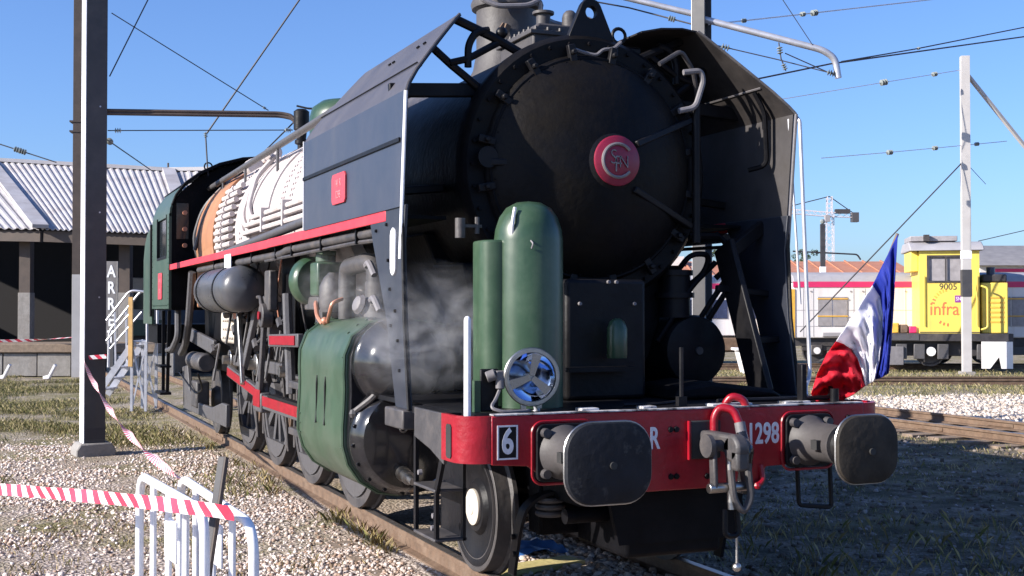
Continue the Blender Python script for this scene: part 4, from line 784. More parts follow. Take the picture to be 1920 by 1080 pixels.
# --- rail guards, hanging steps, springs
for s in (-1, 1):
    gd = [(s*.40, .75, .67), (s*.55, .75, .67), (s*.70, .76, .64), (s*.78, .80, .56), (s*.80, .86, .40), (s*.80, .95, .10)]
    m_ = MB(); P_ = fil(gd, .08)
    for i in range(len(P_)-1): pass
    m_.shell([[p+Vector((0, -.05, 0)), p+Vector((0, .05, 0))] for p in P_], .022, 1); m_.build('rail_guard', 'black', L_)
    bolts([(s*.811, .87, .25), (s*.811, .89, .36)], (s, 0, 0), .02, .02).build('bolts', 'black', L_, kind='stuff')
    for z in (.52, .565, .61): MB().tube([(s*.60+.08*math.cos(t), .78+.08*math.sin(t), z) for t in [2*PI*i/16 for i in range(16)]], .02, 8, True).build('spring_coil', 'darkgrey', L_)
    if s > 0: continue
    sp = empty('front_step', parent=L_)
    MB().bx(s*1.42-.012, s*1.42+.012, 1.08, 1.12, .42, 1.06).build('hanger', 'black', sp)
    MB().prism([(.55, .98), (.59, .98), (.72, .72), (.72, .42), (.68, .42), (.68, .70), (.55, .94)], 'x', s*1.42-.012, s*1.42+.012).build('hanger', 'black', sp)
    for z in (.73, .42): MB().bx(min(s*1.22, s*1.44), max(s*1.22, s*1.44), .68, 1.10, z-.02, z).build('tread', 'darkgrey', sp, bev=.006)
    MB().bx(s*1.24-.01, s*1.24+.01, .68, 1.10, .40, 1.06).build('back_plate', 'black', sp)
    bolts([(s*1.41, y, z) for y, z in ((1.02, .80), (.74, .56), (.76, .48))], (s, 0, 0), .02, .025, 8).build('bolts', 'grey', sp, kind='stuff')
MB().cyl((-.65, .45, .55), (.65, .45, .55), .05, None, 12).build('brake_beam', 'soot', L_)
MB().prism([(-.5, .74), (-.42, .40), (.42, .40), (.5, .74)], 'y', .15, .19).build('pilot_plate', 'soot', L_)
MB().bx(-.35, .35, .2, .9, .30, .62).build('pilot_frame', 'soot', L_, bev=.03)
# --- green tanks, headlamp, posts, cabinets on the deck
tk = MB().lathe([(.222, 0), (.222, 1.06), (.214, 1.13), (.188, 1.21), (.145, 1.27), (.08, 1.305), (0, 1.315)], (-.825, .62, 1.24), (0, 0, 1), 48).build('feed_pump_cover', 'green', L_)
MB().prism([(p[0]-1.0, p[1]+.70) for p in rrect(.30, .30, .10)], 'z', 1.24, 2.30).build('side_cover', 'green', tk, bev=.015)
MB().tube(fil([(-.99, .50, 2.32), (-1.0, .47, 2.40), (-.97, .50, 2.50)], .03), .012, 6).build('lifting_eye', 'white', tk)
MB().tube(fil([(-.90, .41, 2.29), (-.895, .385, 2.27), (-.90, .40, 2.24)], .01), .006, 6).build('lifting_eye', 'grey', tk)
MB().cyl((-1.17, .95, 2.33), (-1.17, .95, 2.46), .035, None, 10).cyl((-1.05, .95, 2.36), (-1.05, .95, 2.47), .016, None, 8).bx(-1.2, -1.02, .94, .96, 2.40, 2.42).build('oil_cup', 'darkgrey', tk)
lp = empty('headlamp', (-.975, .24, 1.45), rad(-6), parent=L_)
MB().lathe([(.06, .17), (.12, .14), (.150, .06), (.158, .0), (.158, -.02)], (0, 0, 0), (0, 1, 0), 40, cap=False).build('lamp_body', 'black', lp)
MB().lathe([(.150, -.035), (.166, -.035), (.170, -.02), (.166, .0), (.150, .0)], (0, 0, 0), (0, 1, 0), 40, cap=False).tube([(.168*math.cos(2*PI*i/40), -.018, .168*math.sin(2*PI*i/40)) for i in range(40)], .012, 6, True).build('bezel', 'steel', lp)
MB().lathe([(0, .075), (.05, .07), (.09, .05), (.13, .015), (.148, -.01)], (0, 0, 0), (0, 1, 0), 40, cap=False).build('reflector', 'sky_mirror', lp)
MB().cyl((0, .07, 0), (0, .0, 0), .028, None, 12).build('bulb', 'steel', lp)
for a in (75, 200, 320): MB().prism([(.02*math.cos(rad(a-60)), .02*math.sin(rad(a-60))), (.145*math.cos(rad(a-12)), .145*math.sin(rad(a-12))), (.145*math.cos(rad(a+12)), .145*math.sin(rad(a+12))), (.02*math.cos(rad(a+60)), .02*math.sin(rad(a+60)))], 'y', -.012, -.010).build('reflection_wedge', 'sky_mirror', lp)  # added wedges imitate the pattern of the lamp's reflection
MB().lathe([(.150, -.024), (.10, -.036), (.05, -.042), (0, -.044)], (0, 0, 0), (0, 1, 0), 40, cap=False).build('lens', 'lens', lp)
for t in (-.5, .5): MB().obx((.10*t, .0, -.175), (.03, .03, .035)).build('clip', 'steel', lp)
MB().tube(fil([(.05, .05, -.17), (.06, .05, -.22), (.02, .08, -.235)], .03), .02, 8).build('stem', 'galv', lp)
MB().bx(-1.28, -1.16, .30, .325, 1.24, 1.50).build('lamp_bracket', 'black', L_, bev=.01)
MB().cyl((-1.25, .28, 1.45), (-1.20, .26, 1.47), .035, None, 10).cyl((-1.17, .26, 1.44), (-1.17, .26, 1.38), .028, None, 10).bx(-1.2, -1.13, .24, .30, 1.43, 1.49).build('socket', 'grey', L_, bev=.006)
MB().tube(fil([(-1.17, .26, 1.38), (-1.20, .25, 1.32), (-1.25, .22, 1.27), (-1.18, .18, 1.245), (-1.0, .2, 1.25), (-.98, .26, 1.24)], .06), .011, 6).build('cable', 'grey', L_)
MB().cyl((-1.43, .13, 1.235), (-1.43, .13, 1.80), .021, .021, 14).sph((-1.43, .13, 1.80), .021, 10).build('lamp_iron', 'whitepaint', L_)
MB().cyl((.02, .14, 1.25), (.02, .14, 1.62), .014, None, 8).bx(-.01, .05, .12, .16, 1.25, 1.31).build('lamp_iron', 'black', L_)
MB().bx(.91, .95, .10, .16, 1.24, 1.50).bx(.86, 1.0, .08, .18, 1.24, 1.26).build('lamp_iron', 'black', L_, bev=.006)
MB().bx(-1.32, -1.28, .30, .34, 1.24, 1.43).build('deck_post', 'green', L_)
MB().bx(-.40, .22, .95, 1.6, 1.24, 2.07).build('pump_cabinet', 'black', L_, bev=.03)
bolts([(-.08, .95, 2.05), (-.02, .95, 2.05), (-.3, .95, 1.9), (.12, .95, 1.9)], (0, -1, 0), .014, .02, 8).build('bolts', 'grey', L_, kind='stuff')
MB().lathe([(.065, 0), (.07, .02), (.07, .2), (.05, .25), (.02, .27), (0, .27)], (-.08, .82, 1.53), (0, 0, 1), 18).build('oil_bottle', 'green', L_)
MB().bx(-.45, .05, .80, .95, 1.44, 1.47).build('shelf', 'black', L_)
MB().prism([(-.72, 1.24), (.40, 1.24), (.62, 1.5), (.72, 1.8), (.90, 2.2), (-.90, 2.2), (-.80, 1.8)], 'y', 1.62, 2.3).build('smokebox_support', 'soot', L_, bev=.02)
dm = MB().lathe([(0, 0), (.10, .0), (.255, .03), (.27, .06), (.27, 1.5), (.2, 1.58)], (.93, 1.42, 1.55), (0, 1, 0), 40).build('air_drum', 'black', L_)
MB().cyl((.93, 1.40, 1.55), (.93, 1.43, 1.55), .03, None, 12).build('plug', 'darkgrey', dm)
MB().cyl((.80, 1.55, 1.8), (.80, 1.55, 2.12), .12, None, 18).cyl((.80, 1.55, 1.95), (.80, 1.55, 1.99), .15, None, 18).cyl((.80, 1.55, 2.12), (.80, 1.55, 2.16), .14, None, 18).build('air_pump', 'black', L_)
for P_ in ([(.62, 1.5, 1.62), (.9, 1.45, 2.05), (1.10, 1.45, 2.22)], [(.80, 1.5, 2.16), (.85, 1.4, 2.28), (1.02, 1.4, 2.28), (1.0, 1.45, 2.14), (.9, 1.5, 2.05)], [(1.0, 1.5, 1.8), (1.12, 1.45, 2.0), (1.25, 1.4, 2.2)], [(1.02, 1.5, 1.72), (1.2, 1.4, 2.05)], [(1.13, 1.5, 2.45), (1.22, 1.45, 2.35), (1.20, 1.45, 2.18), (1.13, 1.5, 2.1)]):
    MB().tube(fil(P_, .08), .022, 8).build('pipe', 'soot', L_)
MB().tube(fil([(.86, 1.45, 2.42), (1.12, 1.45, 2.42)], .05), .03, 8).build('pipe', 'soot', L_)
MB().tube(fil([(.3, .16, 1.27), (.5, .2, 1.27), (1.0, .16, 1.27), (1.30, .30, 1.26), (1.36, .42, 1.45)], .08), .016, 8).build('deck_pipe', 'black', L_)
MB().tube(fil([(-.35, .22, 1.262), (-.1, .2, 1.262), (.05, .25, 1.27)], .05), .012, 8).build('deck_pipe', 'black', L_)
MB().prism([(.3, 1.24), (1.2, 1.24), (1.1, 1.30), (.6, 1.36), (.35, 1.33)], 'y', .7, 1.3).build('deck_hump', 'soot', L_, bev=.04)
# ------------------------------------------------------------------ tricolour on the right end of the beam
F_ = empty('flag', (1.20, .06, 1.245), 0, 'blue white and red flag drooping from the right end of the red beam', 'flag')
O = Vector((1.20, .06, 1.245))
def fp(px, py, y): # point on the cloth at depth y behind the beam face
    d = fw+rt*((px-960)/2322.8)-up*((py-540)/2322.8); t = (y-CAM.y)/d.y; return CAM+d*t-O
top = [(1683, 441), (1676, 452), (1668, 470), (1660, 492), (1650, 520), (1640, 545)]
# columns run from the hoist (blue, right) to the fly (red, lower left); rows from top to bottom
K_ = {0: [(1683, 440), (1680, 490), (1677, 545), (1674, 600), (1670, 655), (1666, 700)], 1: [(1668, 470), (1672, 508), (1671, 558), (1668, 612), (1663, 662), (1658, 705)], 2: [(1652, 503), (1662, 532), (1664, 575), (1661, 623), (1656, 668), (1650, 709)],
      3: [(1636, 535), (1650, 556), (1656, 590), (1654, 635), (1649, 675), (1641, 712)], 4: [(1613, 570), (1628, 585), (1636, 612), (1639, 648), (1640, 684), (1636, 716)], 5: [(1590, 605), (1605, 615), (1616, 633), (1624, 660), (1629, 692), (1629, 720)],
      6: [(1568, 640), (1582, 645), (1596, 655), (1608, 672), (1617, 698), (1622, 724)], 7: [(1550, 664), (1562, 672), (1576, 684), (1589, 700), (1599, 718), (1606, 736)], 8: [(1532, 702), (1541, 709), (1551, 718), (1560, 729), (1568, 741), (1574, 754)], 9: [(1521, 738), (1524, 745), (1528, 752), (1532, 758), (1536, 764), (1540, 771)]}
cols = [K_[k] for k in range(10)]
# the blue runs down the right side, then white, then red gathered below
def cloth(c0, c1, n=7):
    rows = []
    for a in range(n*(c1-c0)+1):
        t = c0+a/n; i = min(int(t), len(cols)-2); f_ = t-i; r_ = []
        for b in range(31):
            v = b/30*5; j = min(int(v), 4); g = v-j
            q = [cols[i+k][j+l] for k in (0, 1) for l in (0, 1)]
            px = (q[0][0]*(1-g)+q[1][0]*g)*(1-f_)+(q[2][0]*(1-g)+q[3][0]*g)*f_; py = (q[0][1]*(1-g)+q[1][1]*g)*(1-f_)+(q[2][1]*(1-g)+q[3][1]*g)*f_
            y = .06+.58*(t/9-.5)+.055*math.sin(t*2.3+v*.5)*min(1, v)+.03*math.sin(t*5.1-v*1.3)*min(1, v*.6)
            y += .018*math.sin(t*11+v*2.2)*min(1, v*.5)+.012*math.sin(t*17-v*3.1)*min(1, v*.5)
            if t > 6: y += .05*math.sin(t*4.0+v*2.5)
            r_.append(fp(px, py, y))
        rows.append(r_)
    return MB().shell(rows, .004, 1)
cloth(0, 3).build('blue_stripe', 'blue_flag', F_, sm=180); cloth(3, 6).build('white_stripe', 'white_flag', F_, sm=180); cloth(6, 9).build('red_stripe', 'red_flag', F_, sm=180)
MB().tube([fp(1556, 772, .42)+Vector((0, .02, -.02)), fp(1683, 438, -.10)], .011, 8).build('staff', 'wood', F_)
MB().cyl((-.04, .03, 0), (-.04, .03, .09), .03, None, 10).build('socket', 'black', F_)
# ------------------------------------------------------------------ steam
def steam_mat(dens):
    m = bpy.data.materials.new('steam'); m.use_nodes = True; t = m.node_tree; N = t.nodes; Lk = t.links; N.remove(N['Principled BSDF'])
    pv = N.new('ShaderNodeVolumePrincipled'); pv.inputs['Color'].default_value = (.97, .97, .99, 1); pv.inputs['Anisotropy'].default_value = .1
    tc = N.new('ShaderNodeTexCoord'); gr = N.new('ShaderNodeTexGradient'); gr.gradient_type = 'SPHERICAL'; Lk.new(tc.outputs['Object'], gr.inputs[0])
    nz = N.new('ShaderNodeTexNoise'); nz.inputs['Scale'].default_value = 2.1; nz.inputs['Detail'].default_value = 8; nz.inputs['Roughness'].default_value = .62; nz.inputs['Distortion'].default_value = 1.3; Lk.new(tc.outputs['Object'], nz.inputs[0])
    mr = N.new('ShaderNodeMapRange'); mr.inputs[1].default_value = .44; mr.inputs[2].default_value = .70; Lk.new(nz.outputs['Fac'], mr.inputs[0])
    a = N.new('ShaderNodeMath'); a.operation = 'MULTIPLY'; Lk.new(mr.outputs[0], a.inputs[0]); Lk.new(gr.outputs['Fac'], a.inputs[1])
    b = N.new('ShaderNodeMath'); b.operation = 'MULTIPLY'; b.inputs[1].default_value = dens; Lk.new(a.outputs[0], b.inputs[0]); Lk.new(b.outputs[0], pv.inputs['Density'])
    Lk.new(pv.outputs[0], N['Material Output'].inputs['Volume']); return m
for loc, sc_, dn, lb in (((-1.22, 1.36, 1.72), (.60, .72, .50), 3.6, 'thin white steam drifting over the left cylinder behind the green tanks'), ((-1.36, 3.2, 2.05), (.30, 1.4, .34), .8, 'faint steam hanging under the red running board')):
    o = MB().sph((0, 0, 0), 1, 24).build('steam', steam_mat(dn), None); o.location = loc; o.scale = sc_; tag(o, lb, 'steam', kind='stuff')
# ------------------------------------------------------------------ yellow board between the rails; added blue sheet stands for sky reflected in the rail
b1 = MB().obx((0, 0, 0), (.9, .22, .05)).build('board', 'plank', None, bev=.006); b1.location = (-.15, 2.05, -.115); b1.rotation_euler = (.03, .02, .35); tag(b1, 'pale yellow wooden board lying between the rails under the front wheels', 'board')
b2 = MB().shell([[(x*.1, y*.1, .03*math.sin(x*1.7+y)+.02*math.sin(y*2.3)) for x in range(8)] for y in range(6)], .004).build('sky_glint_sheet', 'glint_blue', None); b2.location = (-.35, 2.5, -.10); tag(b2, 'added blue sheet standing for sky reflected in the rail head under the engine', 'sheet')
# ------------------------------------------------------------------ columns on the left
def hcol(e, w, h, dz, tf=.016, tw=.012, m='column', z0=0.):
    MB().bx(-w/2, w/2, -h/2, -h/2+tf, z0, dz).build('flange', m, e, bev=.003); MB().bx(-w/2, w/2, h/2-tf, h/2, z0, dz).build('flange', m, e, bev=.003)
    MB().bx(-tw/2, tw/2, -h/2+tf, h/2-tf, z0, dz).build('web', m, e)
cp_ = at(175, 845, 17.6); cp_.z = -.16
E1 = empty('steel_column', cp_, -YAW+rad(29), 'grey steel column on a concrete foot, wrapped with tape, left foreground', 'column', 'steel columns of the yard')
MB().bx(-.14, .145, -.16, -.142, .15, 9.3).build('flange', 'column', E1, bev=.004); MB().bx(-.14, .145, .142, .16, .15, 9.3).build('flange', 'column', E1, bev=.004); MB().bx(-.004, .012, -.142, .142, .15, 9.3).build('web', 'column', E1)
MB().bx(-.152, -.141, -.165, .15, .15, 9.3).build('sunlit_strip', 'whitepaint', E1)  # white strip paints the sunlight on the column's left edge
MB().bx(-.139, .146, -.164, -.1605, .20, .36).build('paint_band', 'wire', E1)
ft = MB().prism([(-.26, -.10), (-.26, .06), (-.20, .15), (.22, .15), (.28, .06), (.28, -.10)], 'y', -.24, .24).build('foot', 'concrete', E1, bev=.02)
for z in (2.2, 3.4, 4.9): MB().cyl((.05, -.161, z), (.05, -.168, z), .012, None, 8).build('bolt', 'galv', E1)
cr = at(150, 705, 37.5); cr.z = -.16
E2 = empty('steel_column', cr, -YAW+.15, 'tall brown column with pale lower part, just left of the grey column', 'column', 'steel columns of the yard')
hcol(E2, .40, .40, 3.1, m='columnlight'); hcol(E2, .40, .40, 14., m='brownsteel', z0=3.1)
for z in (7.4, 7.7): MB().bx(-.3, .3, -.22, .22, z, z+.05).build('clamp', 'brownsteel', E2)
# cantilever arm of the overhead line, left
A1 = empty('cantilever_arm', cp_+Vector((0, 0, 4.6)), -YAW, 'brown steel cantilever arm reaching right from the grey left column', 'arm')
def loc(px, py, d, base): return at(px, py, d)-base
def wloc(P, e): # world to the frame of a bg-aligned empty
    q = P-e.location; c, s_ = math.cos(YAW), math.sin(YAW); return Vector((q.x*c-q.y*s_, q.x*s_+q.y*c, q.z))
for dy in (0, .045):
    MB().tube(fil([wloc(at(196, 206, 17.6)+Vector((0, 0, -dy)), A1), wloc(at(525, 211, 18.2)+Vector((0, 0, -dy)), A1), wloc(at(548, 216, 18.2)+Vector((0, 0, -dy)), A1), wloc(at(556, 236, 18.2), A1)], .25), .025, 8).build('tube', 'brownsteel', A1)
# ------------------------------------------------------------------ right hand columns
def std_col(px, pybase, d, pytop, w, rot, label, m='columnlight', m2='column'):
    p = at(px, pybase, d); p.z = -.2; e = empty('steel_column', p, -YAW+rot, label, 'column', 'steel columns of the yard'); h = pz(pytop, d)+.2
    MB().bx(-w/2, w/2, -w/2, -w/2+.018, 0, h).build('flange', m2, e, bev=.004); MB().bx(-w/2, w/2, w/2-.018, w/2, 0, h).build('flange', m2, e, bev=.004); MB().bx(-.008, .008, -w/2+.018, w/2-.018, 0, h).build('web', m, e)
    MB().bx(-w/2-.006, -w/2, -w/2+.0, w/2, 0, h).build('cover_plate', m, e)
    MB().bx(-w/2-.1, w/2+.1, -w/2-.1, w/2+.1, -.2, .12).build('foot', 'concrete', e, bev=.02); return e
E3 = std_col(1317, 800, 20.5, -90, .24, rad(-38), 'white and grey column behind the smokebox on the right', 'whitepaint', 'column')  # sunlit side painted white, shaded front painted dark
E4 = std_col(1812, 700, 39.4, 104, .26, rad(-8), 'tall pale column standing in front of the yellow shunter', 'columnlight', 'columnlight')
MB().bx(-.15, .15, -.15, .15, 2.5, 3.35).build('band', 'column', E4); MB().bx(-.145, .145, -.145, .145, 3.7, 3.95).build('band', 'whitepaint', E4)
A2 = empty('cantilever_arm', at(1325, 38, 20.5), -YAW, 'grey tubular cantilever arm bending down at its right end', 'arm')
MB().tube(fil([wloc(at(1318, 33, 20.5), A2), wloc(at(1545, 92, 20.0), A2), wloc(at(1568, 108, 20.0), A2), wloc(at(1574, 145, 20.0), A2)], .25), .055, 10).build('tube', 'galv', A2)
MB().tube(fil([wloc(at(1318, 28, 20.5), A2), wloc(at(1120, -20, 20.8), A2)], .2), .05, 10).build('tube', 'galv', A2)
def wire(name, pts, r, label, ins=(), cat='wire', m='wire', sag=0.):
    """pts: (px, py, distance) picked along the wire; built in the yard at that distance"""
    P = [at(*p) for p in pts]; e = empty(name, P[0], 0, label, cat, 'overhead line wires' if cat == 'wire' else None); o = P[0]
    Q = []
    for i in range(len(P)-1):
        for k in range(8):
            t = k/8; Q.append(P[i].lerp(P[i+1], t)-o-Vector((0, 0, sag*4*t*(1-t)))) 
    Q.append(P[-1]-o); MB().tube(Q, r, 5).build('conductor', m, e)
    for (i, t, rr) in ins:
        c = P[i].lerp(P[i+1], t)-o; d = (P[i+1]-P[i]).normalized()
        pr = [(.02, -.5)]
        for k in range(3): pr += [(.35, -.32+.3*k), (1., -.25+.3*k), (1., -.18+.3*k), (.35, -.12+.3*k)]
        MB().lathe([(a*rr*.62, b*rr*1.7) for a, b in pr+[(.02, .75)]], c, d, 12).build('insulator', 'insul', e)
    return e
wire('overhead_wire', [(276, -6, 18), (203, 142, 17.8)], .010, 'short stay wire leaning left off the top of the grey left column')
wire('overhead_wire', [(562, -6, 19), (386, 250, 19)], .014, 'thick black wire slanting down from top edge to a small bracket')
wire('overhead_wire', [(384, 250, 19), (389, 330, 19)], .012, 'short vertical dropper under the bracket left of the cab roof', ((0, .02, .05),))
wire('overhead_wire', [(206, 22, 17.6), (502, 206, 19)], .008, 'thin stay running down right from the grey column', ((0, .97, .035),))
wire('overhead_wire', [(200, 244, 17.6), (548, 243, 18.2)], .008, 'thin level wire under the brown cantilever arm', ((0, .05, .06), (0, .97, .06)))
wire('overhead_wire', [(556, 222, 18.2), (470, 308, 22)], .012, 'black wire dropping left from the cantilever arm tip')
wire('overhead_wire', [(-20, 264, 24), (104, 304, 24)], .012, 'black wire with two insulators above the depot roof, far left', ((0, .40, .09), (0, .48, .09)))
wire('overhead_wire', [(200, 262, 17.8), (284, 320, 24)], .010, 'thin wire falling right behind the grey column', ((0, .03, .08),))
wire('overhead_wire', [(1080, -6, 21), (1180, 12, 21), (1310, 46, 20.5)], .014, 'dark wire with glass insulator left of the white column', ((1, .62, .08),))
wire('overhead_wire', [(1330, 44, 20.5), (1510, 24, 22), (1790, -8, 24)], .012, 'pale wire with white insulators climbing right from the white column', ((0, .35, .06), (0, .98, .07), (1, .06, .09)), m='galv')
wire('overhead_wire', [(1468, -6, 20), (1528, 86, 20)], .007, 'thin stay holding up the grey cantilever arm')
wire('overhead_wire', [(1340, 82, 20.5), (1460, 110, 20.3), (1562, 136, 20)], .010, 'thin wire under the grey cantilever arm', ((0, .17, .09), (1, .97, .08)))
wire('overhead_wire', [(1462, 78, 20.1), (1466, 108, 20.1), (1474, 128, 20.1)], .012, 'short hanger with bell insulator under the cantilever arm', ((0, .45, .08), (1, .75, .07)))
wire('overhead_wire', [(1474, 98, 20.1), (1568, 140, 20.1)], .010, 'short steady arm below the cantilever arm tip')
wire('overhead_wire', [(1415, 148, 19), (1560, 118, 20), (1930, 66, 24)], .014, 'contact wire rising right from the far smoke deflector')
wire('overhead_wire', [(1580, 114, 20), (1720, 90, 22), (1930, 48, 24)], .012, 'upper carrier wire just above the contact wire', ((1, .02, .04),))
wire('overhead_wire', [(1460, 186, 37), (1660, 153, 38), (1803, 130, 39.4)], .012, 'upper pale wire with insulators tied to the right column', ((0, .99, .16), (1, .65, .12)), m='galv')
wire('overhead_wire', [(1540, 296, 37), (1670, 285, 38), (1808, 272, 39.4), (1890, 264, 40)], .012, 'lower pale wire with insulators crossing the right column', ((0, .99, .13), (1, .6, .12), (2, .3, .1)), m='galv')
wire('overhead_wire', [(1806, 304, 39.4), (1500, 622, 39.0)], .022, 'long dark stay slanting left from the right column')
wire('overhead_wire', [(1816, 308, 39.4), (1850, 345, 39.4)], .010, 'short dark stay slanting right from the right column')
wire('stay_tube', [(1816, 138, 39.4), (1930, 282, 40)], .075, 'pale stay tube slanting down right from the right column', ((0, .38, .10), (0, .78, .10)), 'tube', 'columnlight')
wire('overhead_wire', [(1835, 452, 60), (1930, 430, 60)], .02, 'thin wire above the grey roof at the right edge')
# ------------------------------------------------------------------ barriers, stake and tape
def barrier(P0, P1, label):
    """P0 far top corner, P1 near top corner (world)"""
    P0, P1 = Vector(P0), Vector(P1); b = Vector((P0.x, P0.y, -.16)); ang = math.atan2(P1.y-P0.y, P1.x-P0.x); ln = (P1-P0).xy.length; h = P0.z+.16
    e = empty('crowd_barrier', b, ang, label, 'barrier', 'white crowd barriers')
    MB().tube(fil([(0, 0, 0), (0, 0, h), (ln, 0, h+(P1.z-P0.z)), (ln, 0, 0)], .16, 8), .0225, 10).build('frame_tube', 'whitepaint', e)
    MB().cyl((0, 0, .22), (ln, 0, .22), .016, None, 8).build('lower_rail', 'whitepaint', e)
    n = 4
    for k in range(1, n): x = ln*k/n; MB().cyl((x, 0, .22), (x, 0, h+(P1.z-P0.z)*k/n), .017, None, 8).build('upright', 'whitepaint', e)
    for x in (.02, ln-.02): MB().bar((x, -.25, .02), (x, .25, .02), .05, .025).build('foot', 'whitepaint', e, bev=.006)
    MB().bx(ln*.45, ln*.62, -.006, .006, h-.32, h-.12).build('plate', 'whitepaint', e, bev=.004)
    return e
barrier(at(264, 889, 6.7), at(386, 958, 5.4), 'white tube barrier carrying the left end of the tape')
barrier(at(340, 893, 6.65), at(478, 985, 5.3), 'white tube barrier nearer the rail beside the dark stake')
s0 = at(420, 856, 5.75); s1 = at(388, 1078, 5.6); dirs = (s1-s0).normalized(); s1 = s0+dirs*((s0.z+.25)/-dirs.z)
e = empty('metal_stake', s1, 0, 'dark metal stake leaning between the white barriers', 'stake'); MB().bar((0, 0, 0), s0-s1, .035, .035).build('bar', 'column', e, bev=.004)
MB().bar(Vector((.012, -.02, 0))*1, (s0-s1)+Vector((.012, -.02, 0)), .008, .03).build('edge', 'brownsteel', e)
def tape_mat():
    m = bpy.data.materials.new('tape'); m.use_nodes = True; t = m.node_tree; N = t.nodes; Lk = t.links; b = N['Principled BSDF']
    a = N.new('ShaderNodeAttribute'); a.attribute_name = 'tuv'; sp = N.new('ShaderNodeSeparateXYZ'); Lk.new(a.outputs['Vector'], sp.inputs[0])
    k = N.new('ShaderNodeMath'); k.operation = 'MULTIPLY_ADD'; k.inputs[1].default_value = .35; Lk.new(sp.outputs[1], k.inputs[0]); Lk.new(sp.outputs[0], k.inputs[2])
    fr_ = N.new('ShaderNodeMath'); fr_.operation = 'FRACT'; Lk.new(k.outputs[0], fr_.inputs[0]); g = N.new('ShaderNodeMath'); g.operation = 'GREATER_THAN'; g.inputs[1].default_value = .5; Lk.new(fr_.outputs[0], g.inputs[0])
    mx = N.new('ShaderNodeMix'); mx.data_type = 'RGBA'; mx.inputs[6].default_value = (.85, .82, .84, 1); mx.inputs[7].default_value = (.72, .05, .10, 1); Lk.new(g.outputs[0], mx.inputs[0]); Lk.new(mx.outputs[2], b.inputs['Base Color']); b.inputs['Roughness'].default_value = .35
    b.inputs['Subsurface Weight'].default_value = 0; return m
TPM = tape_mat()
def tape(pts, w, per, label, twist=0., n=60, up0=None, sag=0.):
    P = [at(*p) for p in pts]; o = P[0]; e_ = []
    L0 = [0.]
    for i in range(len(P)-1): L0.append(L0[-1]+(P[i+1]-P[i]).length)
    V = []; U = []
    for k in range(n+1):
        s_ = L0[-1]*k/n; i = max(j for j in range(len(L0)-1) if L0[j] <= s_+1e-9); t = (s_-L0[i])/(L0[i+1]-L0[i]); p = P[i].lerp(P[i+1], t)-o; p.z -= sag*4*(k/n)*(1-k/n)
        d = (P[i+1]-P[i]).normalized(); a = twist*(k/n)+.25*math.sin(k*.35); z = Vector((0, 0, 1)); x = d.cross(z).normalized(); z = x.cross(d); z = z*math.cos(a)+x*math.sin(a); nn = d.cross(z).normalized()
        for sg in (-1, 1): V.append(p+z*w/2*sg+nn*.0004); U.append((s_/per, (sg+1)/2, 0))
    me = bpy.data.meshes.new('tape'); me.from_pydata([tuple(v) for v in V], [], [(2*i, 2*i+1, 2*i+3, 2*i+2) for i in range(n)]); at2 = me.attributes.new('tuv', 'FLOAT_VECTOR', 'POINT'); at2.data.foreach_set('vector', [c for u in U for c in u]); me.materials.append(TPM)
    ob = bpy.data.objects.new('barrier_tape', me); COL.objects.link(ob); ob.location = o; ob.modifiers.new('thick', 'SOLIDIFY').thickness = .001; tag(ob, label, 'tape', 'striped barrier tapes'); return ob
tape([(-60, 912, 7.6), (80, 922, 6.8), (220, 934, 6.1), (400, 955, 5.35), (440, 962, 5.3)], .065, .145, 'red and white striped tape stretched across the lower left to the barriers')
tape([(158, 672, 17.5), (170, 705, 16.6), (205, 765, 13.6), (250, 822, 10.7), (300, 868, 8.2), (345, 897, 6.65)], .06, .14, 'striped tape sagging from the grey column down to the white barrier', 14., 90)
tape([(-30, 640, 38), (60, 638, 38), (140, 632, 37.6)], .10, .30, 'distant striped tape in front of the depot platform', 2., 30)
tape([(156, 671, 17.42), (200, 668, 17.42)], .06, .14, 'band of striped tape wound round the grey column', 0., 8)
# ------------------------------------------------------------------ depot (roundhouse) on the left
def bgempty(name, u, d, z, label, cat, group=None, rot=0.): return empty(name, bg(u, d, z), -YAW+rot, label, cat, group)
D_ = bgempty('depot', -15, 40, -.16, 'long engine depot with pale corrugated roof and dark open front, far left', 'building')
def dl_(px, py, d): return wloc(at(px, py, d), D_)
facets = [((-520, 285, 54), (-28, 303, 52), (-330, 424, 41), (72, 431, 40), 26), ((-22, 303, 52), (312, 322, 52), (78, 431, 40), (352, 441, 40), 27), ((318, 322, 52), (640, 318, 50), (358, 441, 40), (560, 447, 38), 22)]
for (r0, r1, e0, e1, n) in facets:
    R0, R1, E0, E1_ = dl_(*r0), dl_(*r1), dl_(*e0), dl_(*e1); rf = empty('roof', parent=D_)
    nn = (R1-R0).cross(E0-R0).normalized(); nn = nn if nn.z > 0 else -nn
    for i in range(n):
        m_ = MB(); rows = []
        for t, h in ((i, 0), (i+.25, .02), (i+.34, .05), (i+.62, .05), (i+.72, .02), (i+.995, 0)):
            t /= n; a, b = R0.lerp(R1, t)+nn*h, E0.lerp(E1_, t)+nn*h; rows.append([a, a.lerp(b, .5), b])
        m_.shell(rows, .02); m_.build('roof_sheet', 'roofsheet', rf, sm=20)
for a, b in (((-25, 303, 51.8), (75, 431, 39.8)), ((315, 322, 51.8), (355, 441, 39.8))):
    MB().bar(dl_(*a)+Vector((0, 0, .12)), dl_(*b)+Vector((0, 0, .12)), .5, .12).build('valley_flashing', 'roofsheet', D_)
